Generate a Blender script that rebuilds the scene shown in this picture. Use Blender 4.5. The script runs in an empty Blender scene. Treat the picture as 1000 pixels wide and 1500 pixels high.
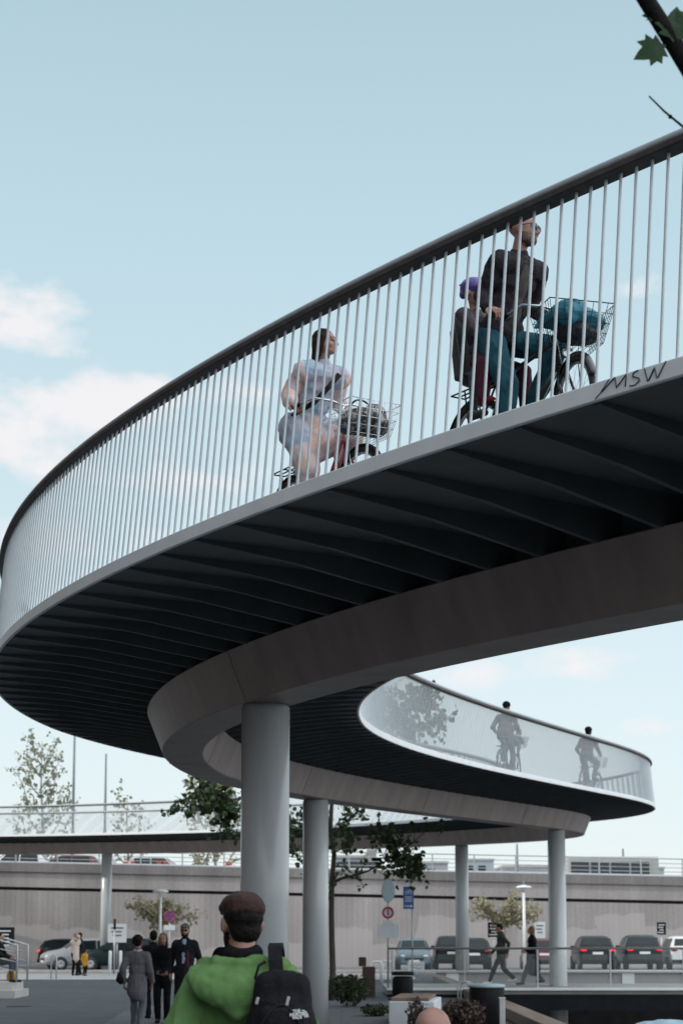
import bpy, bmesh, math, random
import numpy as np
from mathutils import Vector, Matrix, Euler, noise

# ------------------------------------------------------------------ camera, sky, sun
SC = bpy.context.scene
COL = SC.collection
EYE = 1.65
FPX, PITCH, HORIZ = 2600.0, math.radians(7.5), 1370.0
PCY = HORIZ - FPX * math.tan(PITCH)

cam_d = bpy.data.cameras.new("camera")
cam = bpy.data.objects.new("camera", cam_d)
COL.objects.link(cam)
cam.location = (0, 0, EYE)
cam.rotation_euler = (math.pi / 2 + PITCH, 0, 0)
cam_d.sensor_width = 36.0
cam_d.lens = FPX / 1500.0 * 36.0
cam_d.shift_y = (PCY - 750.0) / 1500.0
cam_d.clip_start = 0.1
cam_d.clip_end = 6000
cam_d.dof.use_dof = True
cam_d.dof.focus_distance = 12.5
cam_d.dof.aperture_fstop = 4.5
SC.camera = cam

SUN_EL = math.radians(32)
SUN_DIR = Vector((0.976 * math.cos(SUN_EL), 0.22 * math.cos(SUN_EL), -math.sin(SUN_EL)))   # the way the light travels
world = bpy.data.worlds.new("World")
SC.world = world
world.use_nodes = True
wn, wl = world.node_tree.nodes, world.node_tree.links
wn.clear()
w_out = wn.new("ShaderNodeOutputWorld")
w_bg = wn.new("ShaderNodeBackground")
w_bg.inputs["Strength"].default_value = 0.12
sky = wn.new("ShaderNodeTexSky")
sky.sky_type = 'NISHITA'
sky.sun_disc = False
sky.sun_elevation = SUN_EL
sky.sun_rotation = math.radians(257)
sky.air_density = 1.0
sky.dust_density = 0.6
sky.ozone_density = 1.5
# clouds: soft noise masks placed by direction in the sky (azimuth, elevation)
w_geo = wn.new("ShaderNodeTexCoord")
w_tint = wn.new("ShaderNodeMix"); w_tint.data_type = 'RGBA'; w_tint.blend_type = 'MULTIPLY'
w_tint.inputs["Factor"].default_value = 1.0
w_tint.inputs["B"].default_value = (1.0, 1.0, 1.0, 1)
wl.new(sky.outputs[0], w_tint.inputs["A"])
# thin high veil that whitens the blue
w_veil = wn.new("ShaderNodeMix"); w_veil.data_type = 'RGBA'
w_veil.inputs["Factor"].default_value = 0.82
wl.new(w_tint.outputs["Result"], w_veil.inputs["A"])
n1 = wn.new("ShaderNodeTexNoise"); n1.inputs["Scale"].default_value = 20.0; n1.inputs["Detail"].default_value = 7.0; n1.inputs["Roughness"].default_value = 0.55
mp = wn.new("ShaderNodeMapping"); mp.inputs["Scale"].default_value = (1.0, 1.0, 1.7)
wl.new(w_geo.outputs["Generated"], mp.inputs["Vector"])
wl.new(mp.outputs[0], n1.inputs["Vector"])
def wmath(op, a, b=None, clamp=False):
    n = wn.new("ShaderNodeMath"); n.operation = op; n.use_clamp = clamp
    for i, v in enumerate((a, b)):
        if v is None: continue
        if isinstance(v, (int, float)): n.inputs[i].default_value = v
        else: wl.new(v, n.inputs[i])
    return n.outputs[0]
def sky_dir(px, py):
    u, v = (px - 500) / FPX, (PCY - py) / FPX
    return Vector((u, math.cos(PITCH) - v * math.sin(PITCH), math.sin(PITCH) + v * math.cos(PITCH))).normalized()
CLOUDS = [(320, 590, .06, .013, .62), (260, 720, .06, .016, .55), (55, 472, .036, .017, .98), (-25, 450, .034, .018, .85), (110, 500, .03, .008, .5), (130, 600, .060, .018, 1.0), (5, 625, .055, .024, .95), (225, 580, .034, .012, .9),
          (205, 448, .012, .008, .45), (20, 345, .02, .006, .35), (935, 420, .016, .008, .75), (1010, 440, .02, .012, .6), (820, 972, .030, .011, .72),
          (710, 990, .04, .012, .5), (960, 1060, .05, .01, .4), (130, 780, .05, .016, .6), (380, 620, .045, .015, .5), (520, 395, .02, .01, .25)]
acc = None
sep = wn.new("ShaderNodeSeparateXYZ"); wl.new(w_geo.outputs["Generated"], sep.inputs[0])
for px, py, sx, sz, amp in CLOUDS:
    d = sky_dir(px, py)
    dx = wmath('DIVIDE', wmath('SUBTRACT', sep.outputs[0], d.x), sx)
    dz = wmath('DIVIDE', wmath('SUBTRACT', sep.outputs[2], d.z), sz)
    r2 = wmath('ADD', wmath('MULTIPLY', dx, dx), wmath('MULTIPLY', dz, dz))
    g = wmath('MULTIPLY', wmath('EXPONENT', wmath('MULTIPLY', r2, -0.7)), amp)
    acc = g if acc is None else wmath('MAXIMUM', acc, g)
# the veil pales toward the horizon, and an added fill cloud brightens it out of view: overhead, behind, right
vr = wn.new("ShaderNodeValToRGB")
wl.new(wmath('MULTIPLY', sep.outputs[2], 2.0, True), vr.inputs[0])
E_ = vr.color_ramp.elements
E_[0].position = 0.0; E_[0].color = (.620, .665, .675, 1)
E_[1].position = 1.0; E_[1].color = (.335, .468, .518, 1)
for p_, c_ in ((.25, (.565, .655, .68, 1)), (.5, (.480, .600, .635, 1)), (.75, (.405, .545, .595, 1))):
    e_ = E_.new(p_); e_.color = c_
vs = wn.new("ShaderNodeVectorMath"); vs.operation = 'SCALE'; vs.inputs["Scale"].default_value = 12.3
wl.new(vr.outputs[0], vs.inputs[0])
gb_ = wmath('ADD', wmath('MULTIPLY', sep.outputs[2], 0.6), wmath('ADD', wmath('MULTIPLY', sep.outputs[1], -0.62), wmath('MULTIPLY', sep.outputs[0], 1.25)))
gb_ = wmath('MULTIPLY', wmath('SUBTRACT', gb_, 0.12), 1.1, True)
bk = wn.new("ShaderNodeMix"); bk.data_type = 'RGBA'
wl.new(wmath('MULTIPLY', gb_, wmath('ADD', 0.55, wmath('MULTIPLY', n1.outputs["Fac"], .7))), bk.inputs["Factor"])
wl.new(vs.outputs[0], bk.inputs["A"]); bk.inputs["B"].default_value = (18.6, 19.4, 20.0, 1)
wl.new(bk.outputs["Result"], w_veil.inputs["B"])
front = wmath('GREATER_THAN', sep.outputs[1], 0.0)
acc = wmath('MULTIPLY', acc, front)
nz = wmath('SUBTRACT', n1.outputs["Fac"], 0.5)
cl = wmath('ADD', acc, wmath('MULTIPLY', nz, 1.9))
cl = wmath('MULTIPLY', wmath('SUBTRACT', cl, 0.40), 2.5, True)
cl = wmath('MULTIPLY', cl, wmath('MULTIPLY', acc, 2.2, True))
w_cl = wn.new("ShaderNodeMix"); w_cl.data_type = 'RGBA'
wl.new(wmath('MULTIPLY', cl, 0.85, True), w_cl.inputs["Factor"])
wl.new(w_veil.outputs["Result"], w_cl.inputs["A"])
w_cl.inputs["B"].default_value = (7.9, 7.6, 7.7, 1)
wl.new(w_cl.outputs["Result"], w_bg.inputs["Color"])
wl.new(w_bg.outputs[0], w_out.inputs["Surface"])

sun_d = bpy.data.lights.new("sun", 'SUN')
sun_d.energy = 3.0
sun_d.angle = math.radians(0.5)
sun_d.color = (1.0, 0.93, 0.84)
sun = bpy.data.objects.new("sun", sun_d)
COL.objects.link(sun)
sun.rotation_euler = SUN_DIR.to_track_quat('-Z', 'Y').to_euler()

SC.render.engine = 'CYCLES'
SC.view_settings.view_transform = 'Standard'
SC.view_settings.look = 'None'
SC.view_settings.exposure = 0.0
SC.view_settings.gamma = 1.0

# ------------------------------------------------------------------ helpers
def V(*a): return Vector(a)
def at(px, py, Y):
    """point of the place seen at a pixel of the photograph, at distance Y"""
    u, v = (px - 500) / FPX, (PCY - py) / FPX
    dy = math.cos(PITCH) - v * math.sin(PITCH)
    dz = math.sin(PITCH) + v * math.cos(PITCH)
    return Vector((u * Y / dy, Y, EYE + dz * Y / dy))

def tag(o, label=None, cat=None, group=None, kind=None):
    if label: o["label"] = label
    if cat: o["category"] = cat
    if group: o["group"] = group
    if kind: o["kind"] = kind
    return o

def empty(name, loc=(0, 0, 0), rz=0.0, parent=None):
    o = bpy.data.objects.new(name, None)
    o.empty_display_size = 0.2
    COL.objects.link(o)
    o.location = loc
    o.rotation_euler = (0, 0, rz)
    if parent: o.parent = parent
    return o

def thing(name, label, cat, loc=(0, 0, 0), rz=0.0, group=None):
    return tag(empty(name, loc, rz), label, cat, group)

def copy_tree(o, parent=None):
    c = o.copy(); COL.objects.link(c); c.parent = parent
    for ch in list(o.children): copy_tree(ch, c)
    return c

class MB:
    """collects shapes and links them as ONE mesh object"""
    def __init__(self): self.v = []; self.f = []; self.m = []; self.sm = []
    def add(self, vs, fs, m=0, smooth=False):
        b = len(self.v)
        self.v += [tuple(p) for p in vs]
        for f in fs:
            self.f.append(tuple(i + b for i in f)); self.m.append(m); self.sm.append(smooth)
        return self
    def box(self, c, s, rz=0.0, m=0, rot=None, bev=0.0):
        R = rot if rot is not None else Matrix.Rotation(rz, 3, 'Z')
        c = Vector(c); hx, hy, hz = s[0] / 2, s[1] / 2, s[2] / 2
        if bev <= 0:
            vs = [c + R @ Vector((x, y, z)) for z in (-hz, hz) for y in (-hy, hy) for x in (-hx, hx)]
            fs = [(0, 2, 3, 1), (4, 5, 7, 6), (0, 1, 5, 4), (2, 6, 7, 3), (0, 4, 6, 2), (1, 3, 7, 5)]
            return self.add(vs, fs, m)
        bm = bmesh.new()
        bmesh.ops.create_cube(bm, size=1.0)
        for v in bm.verts: v.co = Vector((v.co.x * s[0], v.co.y * s[1], v.co.z * s[2]))
        bmesh.ops.bevel(bm, geom=list(bm.edges), offset=bev, segments=2, affect='EDGES', profile=0.5)
        vs = [c + R @ v.co for v in bm.verts]; bm.verts.index_update()
        fs = [tuple(v.index for v in f.verts) for f in bm.faces]; bm.free()
        return self.add(vs, fs, m)
    def tube(self, pts, rad, n=8, m=0, caps=True, smooth=True, flat=1.0):
        pts = [Vector(p) for p in pts]
        if not isinstance(rad, (list, tuple)): rad = [rad] * len(pts)
        vs = []; ref = None
        for i, p in enumerate(pts):
            t = (pts[min(i + 1, len(pts) - 1)] - pts[max(i - 1, 0)])
            if t.length < 1e-9: t = Vector((0, 0, 1))
            t.normalize()
            if ref is None:
                a = Vector((0, 0, 1)) if abs(t.z) < .9 else Vector((1, 0, 0))
                ref = t.cross(a).normalized()
            else:
                ref = (ref - t * ref.dot(t))
                if ref.length < 1e-6: ref = t.cross(Vector((.3, .5, .8)))
                ref.normalize()
            b = t.cross(ref)
            for k in range(n):
                a = 2 * math.pi * k / n
                vs.append(p + (ref * math.cos(a) + b * math.sin(a) * flat) * rad[i])
        fs = [(i * n + k, i * n + (k + 1) % n, (i + 1) * n + (k + 1) % n, (i + 1) * n + k) for i in range(len(pts) - 1) for k in range(n)]
        self.add(vs, fs, m, smooth)
        if caps:
            b = len(self.v) - len(vs)
            self.f.append(tuple(b + k for k in reversed(range(n)))); self.m.append(m); self.sm.append(False)
            e = b + (len(pts) - 1) * n
            self.f.append(tuple(e + k for k in range(n))); self.m.append(m); self.sm.append(False)
        return self
    def lathe(self, prof, c=(0, 0, 0), n=24, m=0, axis=None, smooth=True, caps=True):
        """prof: (radius, height) pairs"""
        c = Vector(c)
        R = Matrix.Identity(3) if axis is None else Vector(axis).to_track_quat('Z', 'Y').to_matrix()
        vs = [c + R @ Vector((r * math.cos(2 * math.pi * k / n), r * math.sin(2 * math.pi * k / n), h)) for r, h in prof for k in range(n)]
        fs = [(i * n + k, i * n + (k + 1) % n, (i + 1) * n + (k + 1) % n, (i + 1) * n + k) for i in range(len(prof) - 1) for k in range(n)]
        if caps:
            fs.append(tuple(reversed(range(n)))); e = (len(prof) - 1) * n; fs.append(tuple(e + k for k in range(n)))
        self.add(vs, fs[:len(fs) - (2 if caps else 0)], m, smooth)
        if caps:
            b = len(self.v) - len(vs)
            for f in fs[-2:]:
                self.f.append(tuple(b + i for i in f)); self.m.append(m); self.sm.append(False)
        return self
    def torus(self, c, R, r, axis, n=32, k=8, m=0, a0=0.0, a1=2 * math.pi, up=None):
        c = Vector(c); ax = Vector(axis).normalized()
        u = ax.cross(Vector((0, 0, 1)) if abs(ax.z) < .9 else Vector((1, 0, 0))).normalized()
        w = ax.cross(u)
        full = abs(a1 - a0 - 2 * math.pi) < 1e-4
        pts = [c + (u * math.cos(a0 + (a1 - a0) * i / n) + w * math.sin(a0 + (a1 - a0) * i / n)) * R for i in range(n + 1)]
        return self.tube(pts, r, k, m, caps=not full)
    def ball(self, c, r, m=0, n=12, R=None):
        c = Vector(c); r = (r, r, r) if isinstance(r, (int, float)) else r
        R = R or Matrix.Identity(3)
        vs = []; h = n // 2
        for i in range(1, h):
            t = math.pi * i / h
            for k in range(n):
                a = 2 * math.pi * k / n
                vs.append(c + R @ Vector((r[0] * math.sin(t) * math.cos(a), r[1] * math.sin(t) * math.sin(a), r[2] * math.cos(t))))
        top = len(vs); vs.append(c + R @ Vector((0, 0, r[2]))); vs.append(c + R @ Vector((0, 0, -r[2])))
        fs = [(i * n + k, (i + 1) * n + k, (i + 1) * n + (k + 1) % n, i * n + (k + 1) % n) for i in range(h - 2) for k in range(n)]
        fs += [(top, k, (k + 1) % n) for k in range(n)] + [(top + 1, (h - 2) * n + (k + 1) % n, (h - 2) * n + k) for k in range(n)]
        return self.add(vs, fs, m, True)
    def prism(self, poly, z0, z1, m=0):
        n = len(poly)
        vs = [(x, y, z0) for x, y in poly] + [(x, y, z1) for x, y in poly]
        fs = [tuple(reversed(range(n))), tuple(range(n, 2 * n))] + [(i, (i + 1) % n, n + (i + 1) % n, n + i) for i in range(n)]
        return self.add(vs, fs, m)
    def loft(self, rings, m=0, closed=True, caps=True, smooth=True):
        n = len(rings[0]); vs = [p for r in rings for p in r]
        kk = n if closed else n - 1
        fs = [(i * n + k, i * n + (k + 1) % n, (i + 1) * n + (k + 1) % n, (i + 1) * n + k) for i in range(len(rings) - 1) for k in range(kk)]
        self.add(vs, fs, m, smooth)
        if caps:
            b = len(self.v) - len(vs); e = b + (len(rings) - 1) * n
            self.f.append(tuple(b + k for k in reversed(range(n)))); self.m.append(m); self.sm.append(False)
            self.f.append(tuple(e + k for k in range(n))); self.m.append(m); self.sm.append(False)
        return self
    def quad(self, a, b, c, d, m=0): return self.add([a, b, c, d], [(0, 1, 2, 3)], m)
    def build(self, name, mats, parent=None, fixn=True):
        me = bpy.data.meshes.new(name)
        me.from_pydata(self.v, [], self.f)
        if not isinstance(mats, (list, tuple)): mats = [mats]
        for x in mats: me.materials.append(x)
        me.polygons.foreach_set("material_index", self.m)
        me.polygons.foreach_set("use_smooth", self.sm)
        me.update()
        if fixn:
            bm = bmesh.new(); bm.from_mesh(me); bmesh.ops.recalc_face_normals(bm, faces=bm.faces); bm.to_mesh(me); bm.free()
        o = bpy.data.objects.new(name, me)
        COL.objects.link(o)
        if parent: o.parent = parent
        return o

# ------------------------------------------------------------------ materials
def mat(name, col, rough=0.6, var=0.12, scale=4.0, bump=0.0, bscale=None, metal=0.0, coat=0.0, stretch=(1, 1, 1), col2=None, spec=0.5, trans=0.0):
    m = bpy.data.materials.new(name); m.use_nodes = True
    nt = m.node_tree; b = nt.nodes["Principled BSDF"]
    b.inputs["Roughness"].default_value = rough
    b.inputs["Metallic"].default_value = metal
    b.inputs["Coat Weight"].default_value = coat
    b.inputs["Specular IOR Level"].default_value = spec
    if trans: b.inputs["Transmission Weight"].default_value = trans
    tc = nt.nodes.new("ShaderNodeTexCoord"); mp = nt.nodes.new("ShaderNodeMapping")
    mp.inputs["Scale"].default_value = stretch
    nt.links.new(tc.outputs["Object"], mp.inputs[0])
    nz = nt.nodes.new("ShaderNodeTexNoise"); nz.inputs["Scale"].default_value = scale; nz.inputs["Detail"].default_value = 6.0
    nz.inputs["Roughness"].default_value = 0.6
    nt.links.new(mp.outputs[0], nz.inputs["Vector"])
    cr = nt.nodes.new("ShaderNodeValToRGB")
    c2 = col2 or tuple(min(1, c * (1 + var)) for c in col); c1 = tuple(c * (1 - var) for c in col)
    cr.color_ramp.elements[0].position = 0.3; cr.color_ramp.elements[0].color = (*c1, 1)
    cr.color_ramp.elements[1].position = 0.7; cr.color_ramp.elements[1].color = (*c2, 1)
    nt.links.new(nz.outputs["Fac"], cr.inputs[0])
    nt.links.new(cr.outputs[0], b.inputs["Base Color"])
    if bump:
        n2 = nt.nodes.new("ShaderNodeTexNoise"); n2.inputs["Scale"].default_value = bscale or scale * 6; n2.inputs["Detail"].default_value = 5.0
        nt.links.new(mp.outputs[0], n2.inputs["Vector"])
        bp = nt.nodes.new("ShaderNodeBump"); bp.inputs["Strength"].default_value = bump; bp.inputs["Distance"].default_value = 0.02
        nt.links.new(n2.outputs["Fac"], bp.inputs["Height"]); nt.links.new(bp.outputs[0], b.inputs["Normal"])
    return m

def emit_mat(name, col, strength):
    m = mat(name, col, 0.3, 0.02)
    b = m.node_tree.nodes["Principled BSDF"]
    b.inputs["Emission Color"].default_value = (*col, 1); b.inputs["Emission Strength"].default_value = strength
    return m

def leaf_mat(name, a, b_, transl=0.25):
    m = mat(name, a, 0.55, 0.0, 1.7, col2=b_)
    nt = m.node_tree; b = nt.nodes["Principled BSDF"]; out = nt.nodes["Material Output"]
    tr = nt.nodes.new("ShaderNodeBsdfTranslucent"); mx = nt.nodes.new("ShaderNodeMixShader"); mx.inputs[0].default_value = transl
    cr = [n for n in nt.nodes if n.type == 'VALTORGB'][0]
    nt.links.new(cr.outputs[0], tr.inputs[0]); nt.links.new(b.outputs[0], mx.inputs[1]); nt.links.new(tr.outputs[0], mx.inputs[2])
    nt.links.new(mx.outputs[0], out.inputs[0])
    return m

MT = dict(
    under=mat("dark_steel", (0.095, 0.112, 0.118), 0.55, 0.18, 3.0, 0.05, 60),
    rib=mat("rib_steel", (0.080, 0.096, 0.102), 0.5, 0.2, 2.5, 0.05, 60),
    girder=mat("girder_paint", (0.255, 0.21, 0.195), 0.42, 0.22, 2.4, 0.06, 40, stretch=(1, 1, 0.15)),
    fascia=mat("white_paint", (0.74, 0.765, 0.78), 0.4, 0.06, 3.0, 0.02, 40),
    bars=mat("baluster_paint", (0.55, 0.60, 0.63), 0.35, 0.05, 8.0),
    rail=mat("rail_steel", (0.30, 0.31, 0.33), 0.36, 0.15, 5.0),
    railboard=mat("rail_board", (0.055, 0.045, 0.045), 0.6, 0.35, 9.0, 0.1, 50),
    column=mat("column_paint", (0.47, 0.495, 0.505), 0.24, 0.10, 2.2, 0.03, 90, stretch=(1, 1, .12)),
    ink=mat("spray_ink", (0.06, 0.07, 0.09), 0.5, 0.1),
    black=mat("black_plastic", (0.012, 0.012, 0.014), 0.6, 0.2, 20, spec=.12),
    rubber=mat("tyre_rubber", (0.03, 0.03, 0.032), 0.75, 0.2, 30),
    chrome=mat("chrome", (0.6, 0.62, 0.65), 0.22, 0.05, metal=1.0),
    mast=mat("mast_paint", (.16, .19, .20), .5, .1),
    alu=mat("galvanised_steel", (0.42, 0.44, 0.46), 0.45, 0.12, 12, metal=0.5),
    skin=mat("skin", (0.34, 0.185, 0.145), 0.5, 0.10, 9, 0.05, 120),
    skin2=mat("skin_dark_area", (0.33, 0.16, 0.13), 0.5, 0.1, 9),
    eye=mat("eye", (0.02, 0.015, 0.012), 0.2, 0.05),
    white=mat("white_plastic", (0.75, 0.76, 0.77), 0.4, 0.04),
    glass=mat("dark_glass", (0.014, 0.02, 0.022), 0.12, 0.05, spec=0.35),
)
# ------------------------------------------------------------------ setting: ground, paving, water, road
def wall_mat(name, col, board=0.16):
    m = bpy.data.materials.new(name); m.use_nodes = True
    nt = m.node_tree; N = nt.nodes.new; L = nt.links.new; b = nt.nodes["Principled BSDF"]; b.inputs["Roughness"].default_value = 0.85
    tc = N("ShaderNodeTexCoord")
    def nzn(scale, st, det=5):
        mp = N("ShaderNodeMapping"); mp.inputs["Scale"].default_value = st; L(tc.outputs["Object"], mp.inputs[0])
        n = N("ShaderNodeTexNoise"); n.inputs["Scale"].default_value = scale; n.inputs["Detail"].default_value = det; L(mp.outputs[0], n.inputs["Vector"]); return n.outputs["Fac"]
    def ramp(x, p0, c0, p1, c1):
        r = N("ShaderNodeValToRGB"); r.color_ramp.elements[0].position = p0; r.color_ramp.elements[0].color = (c0, c0, c0, 1)
        r.color_ramp.elements[1].position = p1; r.color_ramp.elements[1].color = (c1, c1, c1, 1); L(x, r.inputs[0]); return r.outputs[0]
    def mul(a, c, blend='MULTIPLY', f=1.0):
        x = N("ShaderNodeMix"); x.data_type = 'RGBA'; x.blend_type = blend
        if isinstance(f, float): x.inputs["Factor"].default_value = f
        else: L(f, x.inputs["Factor"])
        for s, q in (("A", a), ("B", c)):
            if isinstance(q, tuple): x.inputs[s].default_value = (*q, 1)
            else: L(q, x.inputs[s])
        return x.outputs["Result"]
    c = mul(col, ramp(nzn(1.2, (1, 1, .06)), .3, .82, .72, 1.12))
    c = mul(c, ramp(nzn(.35, (1, 1, 1)), .3, .85, .7, 1.1))
    c = mul(c, ramp(nzn(9, (1, 1, 1), 8), .3, .9, .7, 1.06))
    wv = N("ShaderNodeTexWave"); wv.wave_type = 'BANDS'; wv.bands_direction = 'X'; wv.inputs["Scale"].default_value = 1.1; wv.inputs["Distortion"].default_value = 0.3
    L(tc.outputs["Object"], wv.inputs["Vector"])
    c = mul(c, ramp(wv.outputs["Fac"], 0.0, 1 - board, .12, 1.0))
    # painted-over patches along the foot of the wall
    sp = N("ShaderNodeSeparateXYZ"); L(tc.outputs["Object"], sp.inputs[0])
    def mth(op, a_, b_=0.0):
        n = N("ShaderNodeMath"); n.operation = op
        for i, q in enumerate((a_, b_)):
            if isinstance(q, (int, float)): n.inputs[i].default_value = q
            else: L(q, n.inputs[i])
        return n.outputs[0]
    cell = mth('FLOOR', mth('MULTIPLY', mth('ADD', sp.outputs[0], mth('MULTIPLY', nzn(.5, (1, 1, 1), 2), 1.6)), .42))
    wnz = N("ShaderNodeTexWhiteNoise"); wnz.noise_dimensions = '1D'; L(cell, wnz.inputs["W"])
    hgt = mth('ADD', mth('ADD', mth('MULTIPLY', wnz.outputs["Value"], 1.9), 1.0), mth('MULTIPLY', mth('SUBTRACT', nzn(.9, (1, 1, 1), 5), .5), .9))
    dif = mth('SUBTRACT', hgt, sp.outputs[2])
    c = mul(c, (.46, .43, .425), 'MIX', ramp(mth('MULTIPLY', dif, 2.5), .0, 0., .25, .55))
    L(c, b.inputs["Base Color"])
    bp = N("ShaderNodeBump"); bp.inputs["Strength"].default_value = .3; bp.inputs["Distance"].default_value = .03; L(nzn(14, (1, 1, .4)), bp.inputs["Height"]); L(bp.outputs[0], b.inputs["Normal"])
    return m
def paver_mat(name, col, bw, bh, mortar=0.012, rough=0.85, var=.12):
    m = mat(name, col, rough, var, 1.3, 0.25, 40)
    nt = m.node_tree; b = nt.nodes["Principled BSDF"]; cr = [n for n in nt.nodes if n.type == 'VALTORGB'][0]
    br = nt.nodes.new("ShaderNodeTexBrick"); br.inputs["Scale"].default_value = 1.0; br.inputs["Brick Width"].default_value = bw; br.inputs["Row Height"].default_value = bh
    br.inputs["Mortar Size"].default_value = mortar; br.inputs["Color1"].default_value = (1, 1, 1, 1); br.inputs["Color2"].default_value = (.86, .87, .88, 1); br.inputs["Mortar"].default_value = (.55, .55, .55, 1)
    tc = [n for n in nt.nodes if n.type == 'TEX_COORD'][0]; nt.links.new(tc.outputs["Object"], br.inputs["Vector"])
    mx = nt.nodes.new("ShaderNodeMix"); mx.data_type = 'RGBA'; mx.blend_type = 'MULTIPLY'; mx.inputs["Factor"].default_value = 1.0
    nt.links.new(cr.outputs[0], mx.inputs["A"]); nt.links.new(br.outputs["Color"], mx.inputs["B"]); nt.links.new(mx.outputs["Result"], b.inputs["Base Color"])
    return m
m_asph = paver_mat("asphalt", (0.062, 0.066, 0.076), 8.0, 4.0, .025, .85, .26)
m_conc = mat("concrete", (0.42, 0.41, 0.40), 0.85, 0.12, .8, 0.2, 30)
m_wall = wall_mat("board_concrete", (0.36, 0.33, 0.325))
m_cap = wall_mat("parapet_concrete", (0.23, 0.213, 0.208), .1)
m_dark = mat("joint_shadow_gap", (0.03, 0.03, 0.032), 0.9, .1)
m_stone = mat("quay_stone", (0.16, 0.155, 0.15), 0.85, .25, 1.5, .3)
m_timber = mat("timber", (0.17, 0.12, 0.09), 0.75, .3, 3, .3, 30, stretch=(1, .1, 1))

HX0, HX1, HY0, HY1 = 3.75, 80.0, 8.0, 65.0
g = MB()
B = 2500
g.add([(-B, -B, 0), (B, -B, 0), (B, HY0, 0), (-B, HY0, 0), (HX0, HY0, 0), (HX0, HY1, 0), (-B, HY1, 0), (HX1, HY0, 0), (HX1, HY1, 0), (B, HY1, 0), (B, B, 0), (-B, B, 0)],
      [(0, 1, 2, 7, 4, 3), (3, 4, 5, 6), (7, 2, 9, 8), (6, 5, 8, 9, 10, 11)])
tag(g.build("ground", m_asph), kind="structure")
tag(MB().prism([(-4.4, 3), (3.1, 3), (3.1, 44), (-2.0, 46.5), (-4.2, 45), (-4.75, 39.5), (-4.4, 33)], -0.05, 0.004).build("paved_path", paver_mat("path_slabs", (.115, .12, .127), .9, .6)), kind="structure")
tag(MB().prism([(-60, 67.5), (2.9, 67.5), (2.9, 78), (-60, 78)], -0.05, 0.006).build("pavement", paver_mat("pavement_slabs", (.46, .44, .42), 1.2, .8)), kind="structure")
tag(MB().prism([(-60, 80), (70, 80), (70, 93.6), (-60, 93.6)], -0.05, 0.004).build("street", mat("street_asphalt", (.14, .14, .145), .85, .15, .7, .3, 60)), kind="structure")
k = MB(); k.box((5, 79.2, 0.06), (130, .3, .14), bev=.02)
tag(k.build("kerb", m_conc), kind="structure")
w = MB(); w.quad((-B, -B, -1.5), (B, -B, -1.5), (B, B, -1.5), (-B, B, -1.5))
tag(w.build("harbour_water", mat("harbour_water", (0.012, 0.016, 0.018), 0.06, .2, 2, .25, 1.2, spec=.5)), kind="structure")

# quay walls round the basin
q = MB()
q.box(((HX0 + HX1) / 2, 65.25, -1.35), (HX1 - HX0 + .6, .5, 3.3))
far = thing("quay_wall", "long low concrete quay wall with pale coping across the dock", "quay wall", (0, 0, 0))
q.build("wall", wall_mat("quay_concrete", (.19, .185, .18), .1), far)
MB().box(((HX0 + HX1) / 2, 64.995, -1.65), (HX1 - HX0, .016, 2.5)).build("shade_band", mat("painted_shade", (.012, .013, .013), .8, .3, 2, spec=.1), far)  # near-black strip paints in the shade beneath the footbridge
c = MB(); c.box(((HX0 + HX1) / 2, 65.2, .335), (HX1 - HX0 + .6, .7, .07), bev=.015)
c.build("coping", m_conc, far)
for i in range(12):
    MB().box((2.2 + i * 6.35 + 1.8, 64.965, -.07), (.45, .06, .76), bev=.01).build("fender_post", MT["white"], far)
near = thing("dock_edge", "dark stone dock edge topped with a brown timber beam", "dock edge", (0, 0, 0))
MB().box((HX0 - .2, 36, -1.55), (.4, 56, 3.1)).build("wall", m_stone, near)
MB().box((HX0 - .3, 36, .12), (.42, 56, .22), bev=.02).build("timber_beam", m_timber, near)

# foot bridge over the dock with glass railing
jt = thing("footbridge", "low footbridge with glass railing crossing the dock, dark steel girder", "footbridge", (0, 0, 0))
MB().box((24.0, 50.5, .16), (45.6, 4.7, .16)).build("deck", mat("footbridge_deck", (.30, .29, .28), .7, .15, 2, .2), jt)
MB().box((24.0, 48.06, .22), (45.6, .12, .07), bev=.01).build("edge_trim", MT["fascia"], jt)
MB().box((24.6, 48.2, -.13), (44.0, .18, .42)).build("girder", mat("footbridge_steel", (.014, .016, .02), .8, .2, 3, spec=.1), jt)
MB().box((24.6, 52.7, -.13), (44.0, .18, .42)).build("girder", bpy.data.materials["footbridge_steel"], jt)
for i in range(5): MB().tube([(15 + i * 7.2, 50.5, -3), (15 + i * 7.2, 50.5, .08)], .16, 12).build("pile", MT["black"], jt)
gm = bpy.data.materials.new("railing_glass"); gm.use_nodes = True
gb = gm.node_tree.nodes["Principled BSDF"]; gb.inputs["Base Color"].default_value = (.75, .88, .88, 1); gb.inputs["Roughness"].default_value = .04; gb.inputs["Alpha"].default_value = .05
for Y in (48.1,):
    MB().tube([(1.25, Y, 1.3), (46.6, Y, 1.3)], .032, 10).build("handrail", MT["alu"], jt)
    for i in range(24):
        x = 1.35 + i * 1.95
        MB().box((x, Y, .76), (.045, .03, 1.06)).build("post", MT["alu"], jt)
        if i < 23:
            MB().box((x + .975, Y, .74), (1.80, .012, .82)).build("glass_panel", gm, jt)

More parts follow.
